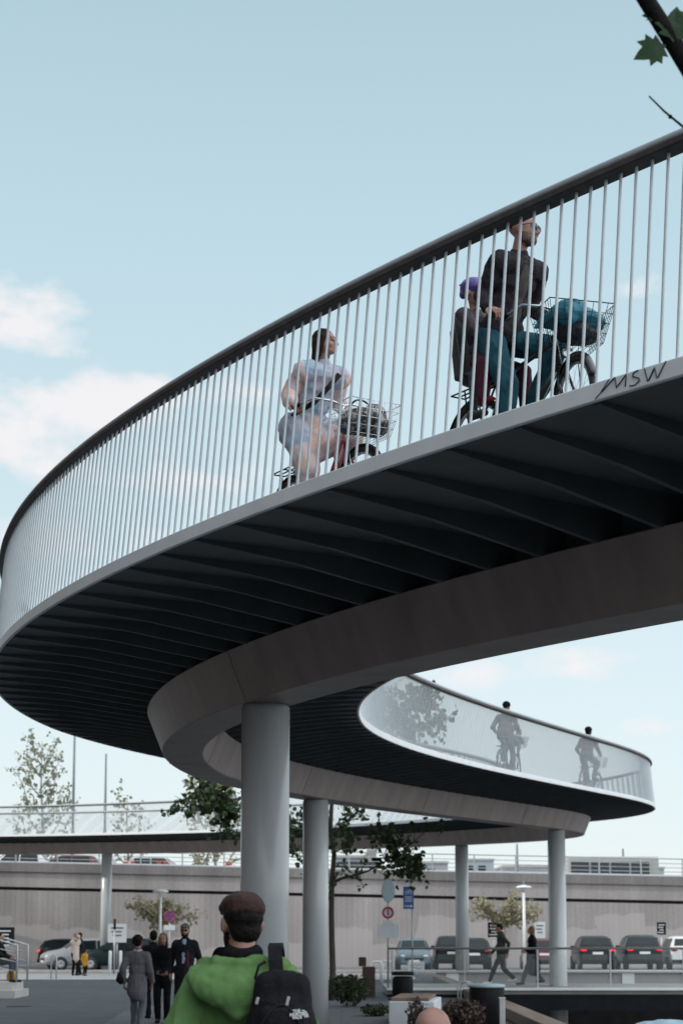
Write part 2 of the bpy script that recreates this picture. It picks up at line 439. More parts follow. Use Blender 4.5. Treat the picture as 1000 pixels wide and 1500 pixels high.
# ------------------------------------------------------------------ retaining wall, overpass
WY = 94.0
def wtop(x): return 5.07 - .021 * x
def wall_strip(z0, z1, y0, y1, x0=-70, x1=80):
    return [[(x, y0, wtop(x) + z0 if z0 is not None else -.2), (x, y1, wtop(x) + z0 if z0 is not None else -.2), (x, y1, wtop(x) + z1), (x, y0, wtop(x) + z1)] for x in (x0, x1)]
rw = thing("retaining_wall", "long grey board-marked concrete wall below the raised road", "wall", (0, WY, 0))
def strip(name, z0, z1, y0, y1, m):
    o = MB().loft([[Vector(p) - Vector((0, WY, 0)) for p in r] for r in wall_strip(z0, z1, y0, y1)], smooth=False).build(name, m, rw)
    return o
strip("wall_face", None, -1.42, WY, WY + .8, m_wall)
strip("joint", -1.42, -1.25, WY + .25, WY + .8, m_dark)
strip("wall_panel", -1.25, -.45, WY - .04, WY + .8, wall_mat("panel_concrete", (.37, .343, .335), .05))
strip("parapet", -.45, 0, WY - .16, WY + .5, m_cap)
orr = MB().loft([[(x, WY + .8, wtop(x) - 1.4), (x, WY + 18, wtop(x) - 1.4), (x, WY + 18, wtop(x) - .75), (x, WY + .8, wtop(x) - .75)] for x in (-70, 80)], smooth=False)
tag(orr.build("raised_road", m_asph), kind="structure")
gr = thing("guard_railing", "steel railing of thin bars along the top of the concrete wall", "railing", (0, WY + .15, 0))
for dz, r in ((.95, .035), (.70, .02), (.48, .02), (.26, .02)):
    MB().tube([(x, 0, wtop(x) + dz) for x in (-60, 70)], r, 6).build("rail", MT["alu"], gr)
for i in range(58):
    x = -59 + i * 2.2
    MB().box((x, .0, wtop(x) + .47), (.07, .07, 1.0)).build("post", MT["alu"], gr)
cb = thing("crash_barrier", "pale corrugated crash barrier behind the railing of the raised road", "crash barrier", (0, WY + 2.2, 0))
MB().loft([[(x, y, wtop(x) + z) for y, z in ((0, -.22), (-.06, -.16), (-.06, -.08), (0, -.02), (-.06, .04), (-.06, .12), (0, .18), (.02, .18), (.02, -.22))] for x in (-60, 70)], smooth=False).build("beam", MT["alu"], cb)
for i in range(30):
    x = -58 + i * 4.3
    MB().box((x, .06, wtop(x) - .4), (.1, .08, .75)).build("post", MT["alu"], cb)

# brown brick building left of the plaza; its bulk shades the plaza as in the photograph
bb = thing("brick_building", "big brown brick building left of the plaza, outside the picture", "building", (-28, 20, 0))
mb_brick = paver_mat("brown_brick", (.24, .15, .11), .25, .075, .01)
MB().box((-20, 0, 16), (40, 91.2, 32)).build("wall", mb_brick, bb)
MB().box((-20, 0, 32.25), (40.8, 92, .5), bev=.05).build("roof", m_conc, bb)
added_blocker = thing("brick_building", "added brown brick building behind the camera, unseen, keeping light off the girder", "building", (-30, -14, 0))  # unseen building added to hold light off the girder
MB().box((0, -12, 4.5), (60, 24, 9)).build("wall", mb_brick, added_blocker)
MB().box((0, -12, 9.25), (60.8, 24.8, .5), bev=.05).build("roof", m_conc, added_blocker)
for f in range(2):
    for i in range(8):
        wdw = MB().box((-25 + i * 7.0, -.02, 2.6 + f * 4.0), (3.2, .10, 1.9)).build("window", MT["alu"], added_blocker)
        MB().box((-25 + i * 7.0, .05, 2.6 + f * 4.0), (3.0, .04, 1.7)).build("pane", MT["glass"], wdw)
for f in range(7):
    for i in range(12):
        wdw = MB().box((.02, -39 + i * 7.0, 2.6 + f * 4.0), (.10, 3.2, 1.9)).build("window", MT["alu"], bb)
        MB().box((.08, -39 + i * 7.0, 2.6 + f * 4.0), (.04, 3.0, 1.7)).build("pane", MT["glass"], wdw)
# ------------------------------------------------------------------ cycle bridge
KC = [-0.0288, -0.0309, -0.0371, -0.0534, -0.0579, -0.0435, -0.0278, -0.0156, -0.0078, -0.0026, 0.0011, 0.022, 0.0624, 0.0663, 0.0468, 0.0306, 0.0236, 0.0214, 0.0197, 0.0184, 0.0191, 0.0217, 0.025, 0.0282, 0.03, 0.03, 0.02, 0.0, 0.0]
HK = [2.9784, 3.1764, 3.5954, 4.0607, 4.4458, 4.8096]
DS = 0.05; SMAX = 110.0
_s = np.arange(0, SMAX + DS / 2, DS)
_k = np.interp(_s, np.arange(len(KC)) * 4.0, KC)
_cum = lambda a: np.concatenate([[0], np.cumsum((a[1:] + a[:-1]) / 2 * DS)])
_th = 2.3274 + _cum(_k)
_x = 5.1009 + _cum(np.cos(_th)); _y = 9.1772 + _cum(np.sin(_th))
_h = np.interp(_s, np.linspace(0, 100, 6), HK) + EYE
def bp(s, o, dz):
    """point at length s along the bridge, o metres left of the centre line, dz above the deck soffit"""
    i = s / DS; a = int(min(max(i, 0), len(_s) - 2)); f = i - a
    L = lambda A: A[a] * (1 - f) + A[a + 1] * f
    th = L(_th)
    return Vector((L(_x) - math.sin(th) * o, L(_y) + math.cos(th) * o, L(_h) + dz))
def bth(s): return float(np.interp(s, _s, _th))
HW = 2.412
br = thing("cycle_bridge", "curving grey steel cycle bridge with white baluster railings on round columns", "bridge", (0, 0, 0))
S0, S1 = 0.0, 108.0
def sweep(prof, step=0.35, s0=S0, s1=S1):
    n = int((s1 - s0) / step)
    return [[bp(s0 + (s1 - s0) * i / n, o, dz) for o, dz in prof] for i in range(n + 1)]
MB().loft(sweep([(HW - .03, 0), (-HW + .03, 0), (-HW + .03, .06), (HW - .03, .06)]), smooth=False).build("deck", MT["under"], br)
def soft_fascia(sg):
    return [(sg * (HW - .03), -.012), (sg * (HW - .004), -.012), (sg * HW, -.006), (sg * HW, .088), (sg * (HW - .004), .094), (sg * (HW - .03), .094)]
for sg in (1, -1):
    MB().loft(sweep(soft_fascia(sg)), smooth=False).build("edge_strip", MT["fascia"], br)
gp = [(.462, -.232), (.47, -.243), (.272, -.735), (.258, -.748), (-.258, -.748), (-.272, -.735), (-.47, -.243), (-.462, -.232)]
MB().loft(sweep(gp), smooth=False).build("girder", MT["girder"], br)
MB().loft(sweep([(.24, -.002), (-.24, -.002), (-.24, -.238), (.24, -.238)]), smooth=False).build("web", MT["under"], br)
for i in range(14):      # weld seams round the girder
    s_ = 3.1 + i * 7.4
    r_ = [(.475, -.245), (.278, -.737), (.262, -.752), (-.262, -.752), (-.278, -.737), (-.475, -.245)]
    MB().loft([[bp(q, o, dz) for o, dz in r_] for q in (s_, s_ + .014)], smooth=False).build("weld_seam", MT["girder"], br)
HT = 1.44
ROFF = HW - .135
for sg in (1, -1):
    rp = [(-.058, -.05), (-.05, -.022), (-.03, -.005), (0, 0), (.03, -.005), (.05, -.022), (.058, -.05), (.05, -.06), (-.05, -.06)]
    MB().loft(sweep([(sg * ROFF + o, HT + dz) for o, dz in rp], .25)).build("handrail", MT["rail"], br)
    bpz = [(-.066, -.066), (.066, -.066), (.066, -.094), (.058, -.102), (-.058, -.102), (-.066, -.094)]
    MB().loft(sweep([(sg * ROFF + o, HT + dz) for o, dz in bpz], .25), smooth=False).build("rail_board", MT["railboard"], br)
    MB().loft(sweep([(sg * ROFF + o, HT + dz) for o, dz in [(-.025, -.055), (.025, -.055), (.025, -.07), (-.025, -.07)]], .5), smooth=False).build("rail_core", MT["black"], br)

# balusters: the nearest hundred one by one, the rest as one mass
SP = 0.110
rest = MB(); cnt = 0
nb = int((S1 - S0) / SP)
for i in range(nb):
    s = .2 + i * SP
    for sg in (1, -1):
        a, b = bp(s, sg * (HW - .018), .08), bp(s, sg * ROFF, HT - .09)
        if sg == 1 and 1.9 < s and cnt < 100:
            cnt += 1
            MB().tube([a, b], .0094, 8, caps=False).build("baluster", MT["bars"], br, fixn=False)
        else: rest.tube([a, b], .0094, 6, caps=False)
tag(rest.build("balusters", MT["bars"], br, fixn=False), kind="stuff")

# transverse ribs, deepening from the edge to the girder
RS = 0.60
rest = MB(); cnt = 0
def rib(mb, s, t=.022):
    prof = [(HW - .04, -.001), (HW - .04, -.02), (1.5, -.098), (.50, -.245), (-.50, -.245), (-1.5, -.098), (-HW + .04, -.02), (-HW + .04, -.001)]
    mb.loft([[bp(s - t, o, dz) for o, dz in prof], [bp(s + t, o, dz) for o, dz in prof]], smooth=False)
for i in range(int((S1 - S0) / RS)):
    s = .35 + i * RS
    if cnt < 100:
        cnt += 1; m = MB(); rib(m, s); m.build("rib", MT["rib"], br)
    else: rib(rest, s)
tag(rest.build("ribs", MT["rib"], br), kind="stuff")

for s, z0 in ((10.65, 0), (26.95, 0), (44.5, -3), (61.3, 0), (84.4, 0), (101.5, 0)):
    p = bp(s, 0, -.748)
    MB().lathe([(.245, z0), (.245, p.z - .03), (.225, p.z - .026), (.225, p.z + .004)], (p.x, p.y, 0), 40).build("column", MT["column"], br)

# sprayed tag on the edge strip: letters M S W behind a long stroke
ink = MB()
def gpt(u, v): return bp(2.72 - u * .50, HW + .0025, v * .094 - .002)
def stroke(pts, r=.0066):
    P = []
    for (a, b), (c, d) in zip(pts[:-1], pts[1:]):
        for t in (0, .33, .66): P.append(gpt(a + (c - a) * t, b + (d - b) * t))
    P.append(gpt(*pts[-1])); ink.tube(P, r, 6, flat=.45)
stroke([(0, -.0), (.08, .3), (.2, .95)], .005)
stroke([(.10, .32), (.27, .93), (.28, .95), (.30, .3), (.44, .93), (.42, .2)])
stroke([(.60, .95), (.54, .9), (.52, .68), (.60, .5), (.62, .3), (.55, .12), (.48, .16)])
stroke([(.68, .95), (.72, .15), (.74, .15), (.82, .8), (.84, .2), (.86, .18), (.97, .98)])
ink.build("graffiti", MT["ink"], br)
# ------------------------------------------------------------------ soft bodies: shapes fused into one continuous skin
def _cap(mb, a, b, ra, rb, n=12):
    a, b = Vector(a), Vector(b); d = b - a; L = d.length
    if L < 1e-5: mb.ball(a, ra, 0, n); return
    R = d.to_track_quat('Z', 'Y').to_matrix(); prof = []
    for i in range(5): t = math.pi / 2 * (i / 5); prof.append((ra * math.sin(t) + 1e-4, -ra * math.cos(t)))
    prof.append((ra, 0)); prof.append((rb, L))
    for i in range(1, 6): t = math.pi / 2 * (i / 5); prof.append((rb * math.cos(t) + 1e-4, L + rb * math.sin(t)))
    mb.lathe(prof, a, n, 0, axis=d)

def fuse(name, prims, mats, vox=0.02, smooth=4, parent=None, wr=None, raw=None):
    """prims: ('c',a,b,ra,rb,m) tapered limb, ('e',centre,radii,R,m) ellipsoid -> one fused mesh"""
    mb = MB()
    for p in prims:
        if p[0] == 'c': _cap(mb, *p[1:5])
        else: mb.ball(p[1], p[2], 0, 14, p[3])
    tmp = mb.build(name + "_tmp", MT["white"])
    r = tmp.modifiers.new("r", 'REMESH'); r.mode = 'VOXEL'; r.voxel_size = vox; r.adaptivity = 0
    if smooth:
        s = tmp.modifiers.new("s", 'SMOOTH'); s.factor = 0.5; s.iterations = smooth
    dg = bpy.context.evaluated_depsgraph_get()
    me = bpy.data.meshes.new_from_object(tmp.evaluated_get(dg))
    old = tmp.data
    bpy.data.objects.remove(tmp); bpy.data.meshes.remove(old)
    me.name = name; me.materials.clear()
    mats = mats if isinstance(mats, (list, tuple)) else [mats]
    for x in mats: me.materials.append(x)
    n = len(me.vertices); co = np.empty(n * 3); me.vertices.foreach_get("co", co); co = co.reshape(-1, 3)
    if wr:
        amp, fr = wr; no = np.empty(n * 3); me.vertices.foreach_get("normal", no); no = no.reshape(-1, 3)
        off = np.array([noise.noise(Vector((c[0] * fr, c[1] * fr, c[2] * fr * .6))) + .5 * noise.noise(Vector((c[0] * fr * 2.3 + 7, c[1] * fr * 2.3, c[2] * fr * 1.1))) for c in co])
        # sharpen into folds
        off = np.sign(off) * np.abs(off) ** .8
        co = co + no * (off * amp)[:, None]; me.vertices.foreach_set("co", co.ravel())
    me.polygons.foreach_set("use_smooth", [True] * len(me.polygons))
    if len(mats) > 1:
        np_ = len(me.polygons); pc = np.empty(np_ * 3); me.polygons.foreach_get("center", pc); pc = pc.reshape(-1, 3)
        best = np.full(np_, 1e9); idx = np.zeros(np_, int)
        for p in prims:
            if p[0] == 'c':
                a, b = np.array(p[1]), np.array(p[2]); ab = b - a; t = np.clip(((pc - a) @ ab) / (ab @ ab + 1e-12), 0, 1)
                d = np.linalg.norm(pc - a - t[:, None] * ab, axis=1) - (p[3] + (p[4] - p[3]) * t)
            else:
                R = np.array(p[3]) if p[3] is not None else np.eye(3); rr = np.array(p[2] if not isinstance(p[2], (int, float)) else (p[2],) * 3)
                q = (pc - np.array(p[1])) @ R; k0 = np.linalg.norm(q / rr, axis=1); k1 = np.linalg.norm(q / rr ** 2, axis=1) + 1e-9
                d = k0 * (k0 - 1) / k1
            m = d < best; best[m] = d[m]; idx[m] = p[-1]
        me.polygons.foreach_set("material_index", idx)
    if raw:
        bm = bmesh.new(); bm.from_mesh(me)
        x = MB()
        for p in raw: _cap(x, *p[1:5], n=8)
        vs = [bm.verts.new(v) for v in x.v]
        for f in x.f:
            try: fc = bm.faces.new([vs[i] for i in f]); fc.smooth = True
            except ValueError: pass
        bm.to_mesh(me); bm.free()
    me.update()
    o = bpy.data.objects.new(name, me); COL.objects.link(o)
    if parent: o.parent = parent
    return o

def ik(a, b, l1, l2, pole):
    a, b, pole = Vector(a), Vector(b), Vector(pole); d = b - a; D = min(d.length, (l1 + l2) * .999); u = d.normalized()
    x = (l1 * l1 - l2 * l2 + D * D) / (2 * D); h = math.sqrt(max(0, l1 * l1 - x * x))
    p = (pole - u * pole.dot(u)).normalized()
    return a + u * x + p * h

def basis(up, side):
    up = Vector(up).normalized(); side = Vector(side); side = (side - up * side.dot(up)).normalized(); fw = side.cross(up)
    return Matrix((fw, side, up)).transposed()

SKIN_MATS = None
def stand(h=1.75, stride=0.0, lift=0.0, arms=None, lean=0.0, kneeb=None):
    """joints of an upright figure facing +X; stride = half the step length"""
    k = h / 1.75
    J = dict(hip=V(0, 0, .93), neck=V(.0 + lean, 0, 1.47), head=V(.03 + lean * 1.2, 0, 1.635))
    for s, n in ((1, 'l'), (-1, 'r')):
        J['sh' + n] = V(lean, s * .172, 1.395)
        J['hj' + n] = V(0, s * .09, .92)
        st = stride * s
        J['an' + n] = V(st - (.02 if not stride else 0), s * .085, .085 + (.10 * abs(stride) / .35 if st < 0 else .02 * (stride != 0)))
        J['kn' + n] = ik(J['hj' + n], J['an' + n], .44, .43, (1, s * .05, 0))
        sw = -st * .55
        J['wr' + n] = V(lean * .5 + .05 + sw, s * .245, .90 + abs(sw) * .08)
    if arms:
        for key, p in arms.items(): J['wr' + key] = V(*p)
    for s, n in ((1, 'l'), (-1, 'r')):
        d = J['wr' + n] - J['sh' + n]
        J['el' + n] = ik(J['sh' + n], J['wr' + n], .29, .27, (-.9, s * .3, -.2))
    if stride: 
        J['hip'].z -= .03; 
        for n in 'lr': J['hj' + n].z -= .03
    return {a: b * k for a, b in J.items()}

def hand_prims(w, d, nrm, side, curl, s, prims, raw, m=0):
    w, d, nrm = Vector(w), Vector(d).normalized(), Vector(nrm); nrm = (nrm - d * nrm.dot(d)).normalized(); ac = d.cross(nrm) * side
    prims.append(('e', w + d * .045 * s, (.052 * s, .040 * s, .018 * s), Matrix((d, ac, nrm)).transposed(), m))
    for i, (o, L) in enumerate(((.029, .92), (.010, 1.0), (-.010, .95), (-.028, .75))):
        p = w + d * .088 * s + ac * o * s; a = curl * .35 + .1
        for j, l in enumerate((.040, .027, .021)):
            q = p + (d * math.cos(a) + nrm * math.sin(a)) * l * L * s
            r = (.0092, .0085, .0078, .0068)
            raw.append(('c', p, q, r[j] * s, r[j + 1] * s, m)); p = q; a += curl * .75
    p = w + d * .028 * s + ac * .034 * s
    q = p + (d * .7 + ac * .55 + nrm * .35).normalized() * .036 * s; e = q + (d * .85 + nrm * (.3 + .4 * curl)).normalized() * .03 * s
    raw.append(('c', p, q, .012 * s, .010 * s, m)); raw.append(('c', q, e, .010 * s, .008 * s, m))

def head_prims(c, R, s=1.0, beard=False, hair=1, ears=True):
    """materials: 0 skin, 1 hair/brow, 2 eye, 3 lips"""
    P = []; T = lambda x, y, z: Vector(c) + R @ (Vector((x, y, z)) * s)
    e = lambda x, y, z, r, m=0: P.append(('e', T(x, y, z), tuple(q * s for q in r), R, m))
    e(-.012, 0, .03, (.097, .076, .088)); e(.026, 0, -.03, (.062, .063, .086)); e(.042, 0, -.078, (.044, .047, .034)); e(.068, 0, -.096, (.020, .022, .016), 0)
    P.append(('c', T(.088, 0, .008), T(.110, 0, -.034), .009 * s, .0145 * s, 0))
    for y in (-.011, .011): e(.102, y, -.037, (.010, .009, .008))
    P.append(('c', T(.083, -.040, .024), T(.083, .040, .024), .011 * s, .011 * s, 0))
    for y in (-.036, .036):
        e(.060, y, -.036, (.026, .024, .026))
        e(.0835, y * .88, .000, (.010, .0145, .0075), 2)
        P.append(('c', T(.096, y * .42, .026), T(.087, y * 1.25, .027), .0055 * s, .004 * s, 1))
        if ears: e(-.006, y * 2.16, -.012, (.020, .011, .033))
    e(.089, 0, -.062, (.012, .024, .0065), 3); e(.087, 0, -.071, (.012, .021, .0065), 3)
    if beard:
        e(.050, 0, -.088, (.046, .052, .036), 1)
        for y in (-.05, .05): e(.022, y, -.062, (.034, .018, .045), 1)
        P.append(('c', T(.094, -.024, -.054), T(.094, .024, -.054), .0075 * s, .0075 * s, 1))
    return P

def dress_limb(J, a, b, r0, r1, m=0): return ('c', J[a], J[b], r0, r1, m)

def person(label, J, look, loc, rz, k=1.0, vox=.02, group=None):
    """J joints (local, facing +X); look: dict of garment materials and options; k body scale"""
    root = thing("person", label, "person", loc, rz, group)
    up = J['neck'] - J['hip']; side = J['shl'] - J['shr']; R = basis(up, side); hs = J['hjl'] - J['hjr']
    Rp = basis((up.normalized() + V(0, 0, 1)) / 2, hs)
    hy, hp = look.get('yaw', 0.0), look.get('pitch', 0.0)
    Rh = Matrix.Rotation(hy, 3, 'Z') @ Matrix.Rotation(hp, 3, 'Y') @ Matrix.Rotation(look.get('roll', 0), 3, 'X')
    mid = lambda t: J['hip'].lerp(J['neck'], t)
    hsz = look.get('hs', k)
    skin = look.get('skin', MT['skin']); hair = look.get('hair'); g = look.get('girth', 1.0)
    def torso(gr, m=0, low=True):
        P = [('e', mid(.72), ((.105 + gr) * k * g, (.150 + gr) * k * g, .19 * k), R, m), ('e', mid(.40), ((.095 + gr) * k * g, (.135 + gr) * k * g, .19 * k), R, m),
             ('c', J['shl'].lerp(J['shr'], .08) + V(0, 0, -.015 * k), J['shr'].lerp(J['shl'], .08) + V(0, 0, -.015 * k), (.058 + gr) * k, (.058 + gr) * k, m),
             ('c', mid(.86), J['neck'] - V(0, 0, look.get('ndrop', 0)), (.085 + gr) * k, (.055 + gr * .6) * k, m)]
        if low: P.append(('e', mid(.10), ((.105 + gr) * k * g, (.148 + gr) * k * g, .14 * k), Rp, m))
        return P
    def arm(n, r, m=0, end=1.0):
        w = J['el' + n].lerp(J['wr' + n], end)
        return [('c', J['sh' + n], J['el' + n], r[0] * k, r[1] * k, m), ('c', J['el' + n], w, r[1] * k, r[2] * k, m)]
    def leg(n, r, m=0, end=1.0):
        a = J['kn' + n].lerp(J['an' + n], end)
        return [('c', J['hj' + n], J['kn' + n], r[0] * k, r[1] * k, m), ('c', J['kn' + n].lerp(J['an' + n], .3), J['kn' + n], (r[1] + .002) * k, r[1] * k, m), ('c', J['kn' + n].lerp(J['an' + n], .3), a, (r[1] + .002) * k, r[2] * k, m)]
    body = torso(-.012); raw = []
    body.append(('c', J['neck'] - (J['head'] - J['neck']).normalized() * .03 * k, J['head'] + Rh @ V(-.015, 0, -.04) * hsz, .056 * k, .05 * k, 0))
    body += head_prims(J['head'], Rh, hsz, look.get('beard', False))
    for n, s in (('l', 1), ('r', -1)):
        body += arm(n, (.046, .037, .027)); body += leg(n, (.078, .052, .038))
        f = look.get('foot' + n, V(1, s * .12, -.05)); f = Vector(f).normalized()
        body.append(('c', J['an' + n] + V(0, 0, -.03 * k), J['an' + n] + f * .16 * k + V(0, 0, -.045 * k), .036 * k, .028 * k, 0))
        d = look.get('hd' + n, (J['wr' + n] - J['el' + n])); nn = look.get('hn' + n, V(0, -s, 0))
        hand_prims(J['wr' + n], d, nn, s * look.get('hside', 1), look.get('curl', .6), k, body, raw)
    fuse("body", body, [skin, look.get('beardm') or hair or skin, MT['eye'], look.get('lips', MT['skin2'])], vox, 3 if vox < .012 else 2, root, raw=raw)
    wr = look.get('wr', (.006, 14))
    # bottoms
    if look.get('legs'):
        P = [('e', mid(.06), (.118 * k * g, .158 * k * g, .13 * k), Rp, 0)]
        lr = look.get('legr', (.098, .070, .058))
        for n in 'lr': P += leg(n, lr, 0, look.get('legend', .97))
        fuse("trousers", P, look['legs'], vox, 3, root, wr)
    if look.get('skirt'):
        fuse("skirt", look['skirtp'](J, k), look['skirt'], vox, 4, root, (.014, 9))
    if look.get('top'):
        P = torso(.012 + look.get('bulk', 0.012), 0)
        se = look.get('sleeve', .97)
        if look.get('sleeve_m'): P += [('e', J['sh' + n] + V(0, 0, -.02), (.085 * k, .085 * k, .095 * k), None, 1) for n in 'lr']
        for n in 'lr': P += arm(n, look.get('sler', (.068, .056, .045)), look.get('sleeve_m', 0), se)
        if look.get('hem'):      # longer jacket or coat
            h = look['hem']; P.append(('c', mid(.15), mid(-h), .145 * k * g, (.15 + .1 * h) * k * g, 0))
            for sgn in (1, -1): P.append(('c', mid(.1) + R @ V(0, sgn * .05, 0) * k, mid(-h) + R @ V(0, sgn * .06, 0) * k, .12 * k * g, .13 * k * g, 0))
        fuse(look.get('topname', "jacket"), P, look['top'], vox, 3, root, wr)
    if look.get('shirt'):        # shirt front seen between the open jacket's edges
        P = [('e', mid(.70) + R @ V(.045, 0, 0) * k, (.095 * k, .085 * k, .20 * k), R, 0), ('e', mid(.35) + R @ V(.045, 0, 0) * k, (.092 * k, .08 * k, .22 * k), R, 0), ('c', mid(.86) + R @ V(.01, 0, 0) * k, J['neck'], .075 * k, .062 * k, 0)]
        fuse("shirt", P, look['shirt'], vox, 3, root, (.003, 12))
    if look.get('scarf'):
        P = [('c', J['neck'] + R @ V(.045 * math.cos(a), .05 * math.sin(a), .0) * k, J['neck'] + R @ V(.045 * math.cos(a + .7), .05 * math.sin(a + .7), .0) * k, .045 * k, .045 * k, 0) for a in [i * .7 for i in range(9)]]
        fuse("scarf", P, look['scarf'], vox, 2, root)
    if look.get('shoes'):
        for n, s in (('l', 1), ('r', -1)):
            f = Vector(look.get('foot' + n, V(1, s * .12, -.05))).normalized(); a = J['an' + n]
            P = [('c', a + V(0, 0, -.01 * k), a + V(0, 0, -.04 * k), .047 * k, .045 * k, 0), ('c', a - f * .03 * k + V(0, 0, -.042 * k), a + f * .17 * k + V(0, 0, -.047 * k), .042 * k, .036 * k, 0)]
            fuse("shoe", P, look['shoes'], max(.012, vox * .8), 2, root)
    H = lambda x, y, z: J['head'] + Rh @ (V(x, y, z) * hsz)
    hst = look.get('hairstyle')
    if hst and hair:
        z = hsz; P = [('e', H(-.024, 0, .042), (.098 * z, .083 * z, .088 * z), Rh, 0), ('e', H(-.05, 0, -.01), (.066 * z, .076 * z, .075 * z), Rh, 0)]
        if hst == 'crop': P = [('e', H(-.020, 0, .040), (.095 * z, .0785 * z, .0835 * z), Rh, 0)]
        if hst == 'long':
            for y in (-.05, 0, .05): P.append(('c', H(-.06, y, .0), H(-.085, y * 1.2, -.22), .042 * z, .026 * z, 0))
            for y in (-1, 1): P.append(('c', H(.01, y * .072, .03), H(-.03, y * .078, -.12), .022 * z, .024 * z, 0))
        if hst == 'bob':
            for y in (-1, 1): P.append(('c', H(.015, y * .07, .03), H(.0, y * .072, -.10), .026 * z, .026 * z, 0))
            P.append(('e', H(-.055, 0, -.06), (.055 * z, .075 * z, .07 * z), Rh, 0))
        if hst == 'curly':
            rng = random.Random(3)
            for i in range(26):
                a, b = rng.uniform(0, 6.28), rng.uniform(-.5, 1.4); P.append(('e', H(-.03 + .075 * math.cos(a) * math.cos(b) - .02, .085 * math.sin(a) * math.cos(b), .03 + .09 * math.sin(b)), (.03 * z,) * 3, None, 0))
        if hst == 'tied':
            P.append(('c', H(-.09, 0, -.0), H(-.14, .0, -.10), .03 * z, .02 * z, 0)); P.append(('c', H(-.14, .0, -.10), H(-.15, .02, -.24), .022 * z, .012 * z, 0))
        fuse("hair", P, hair, min(vox, .012), 2, root, (.004, 30))
    if look.get('cap'):
        z = hsz; P = [('e', H(-.012, 0, .062), (.108 * z, .088 * z, .062 * z), Rh, 0), ('e', H(.085, 0, .058), (.055 * z, .062 * z, .012 * z), Rh, 0)]
        fuse("cap", P, look['cap'], min(vox, .012), 2, root)
    if look.get('helmet'):
        z = hsz; P = [('e', H(-.018, 0, .055), (.122 * z, .098 * z, .088 * z), Rh, 0), ('c', H(-.09, 0, .05), H(-.11, 0, .0), .05 * z, .035 * z, 0)]
        hm = fuse("helmet", P, look['helmet'], min(vox, .010), 2, root)
        v = MB()
        for y in (-.055, 0, .055):
            for x0 in (-.095, -.02, .045):
                c = H(x0, y, .128 - abs(y) * .55 - (x0 + .02) ** 2 * 5.2); v.ball(c, (.030 * z, .011 * z, .010 * z), 0, 8, Rh)
        v.build("vent", MT['black'], hm)
    return root, H, Rh
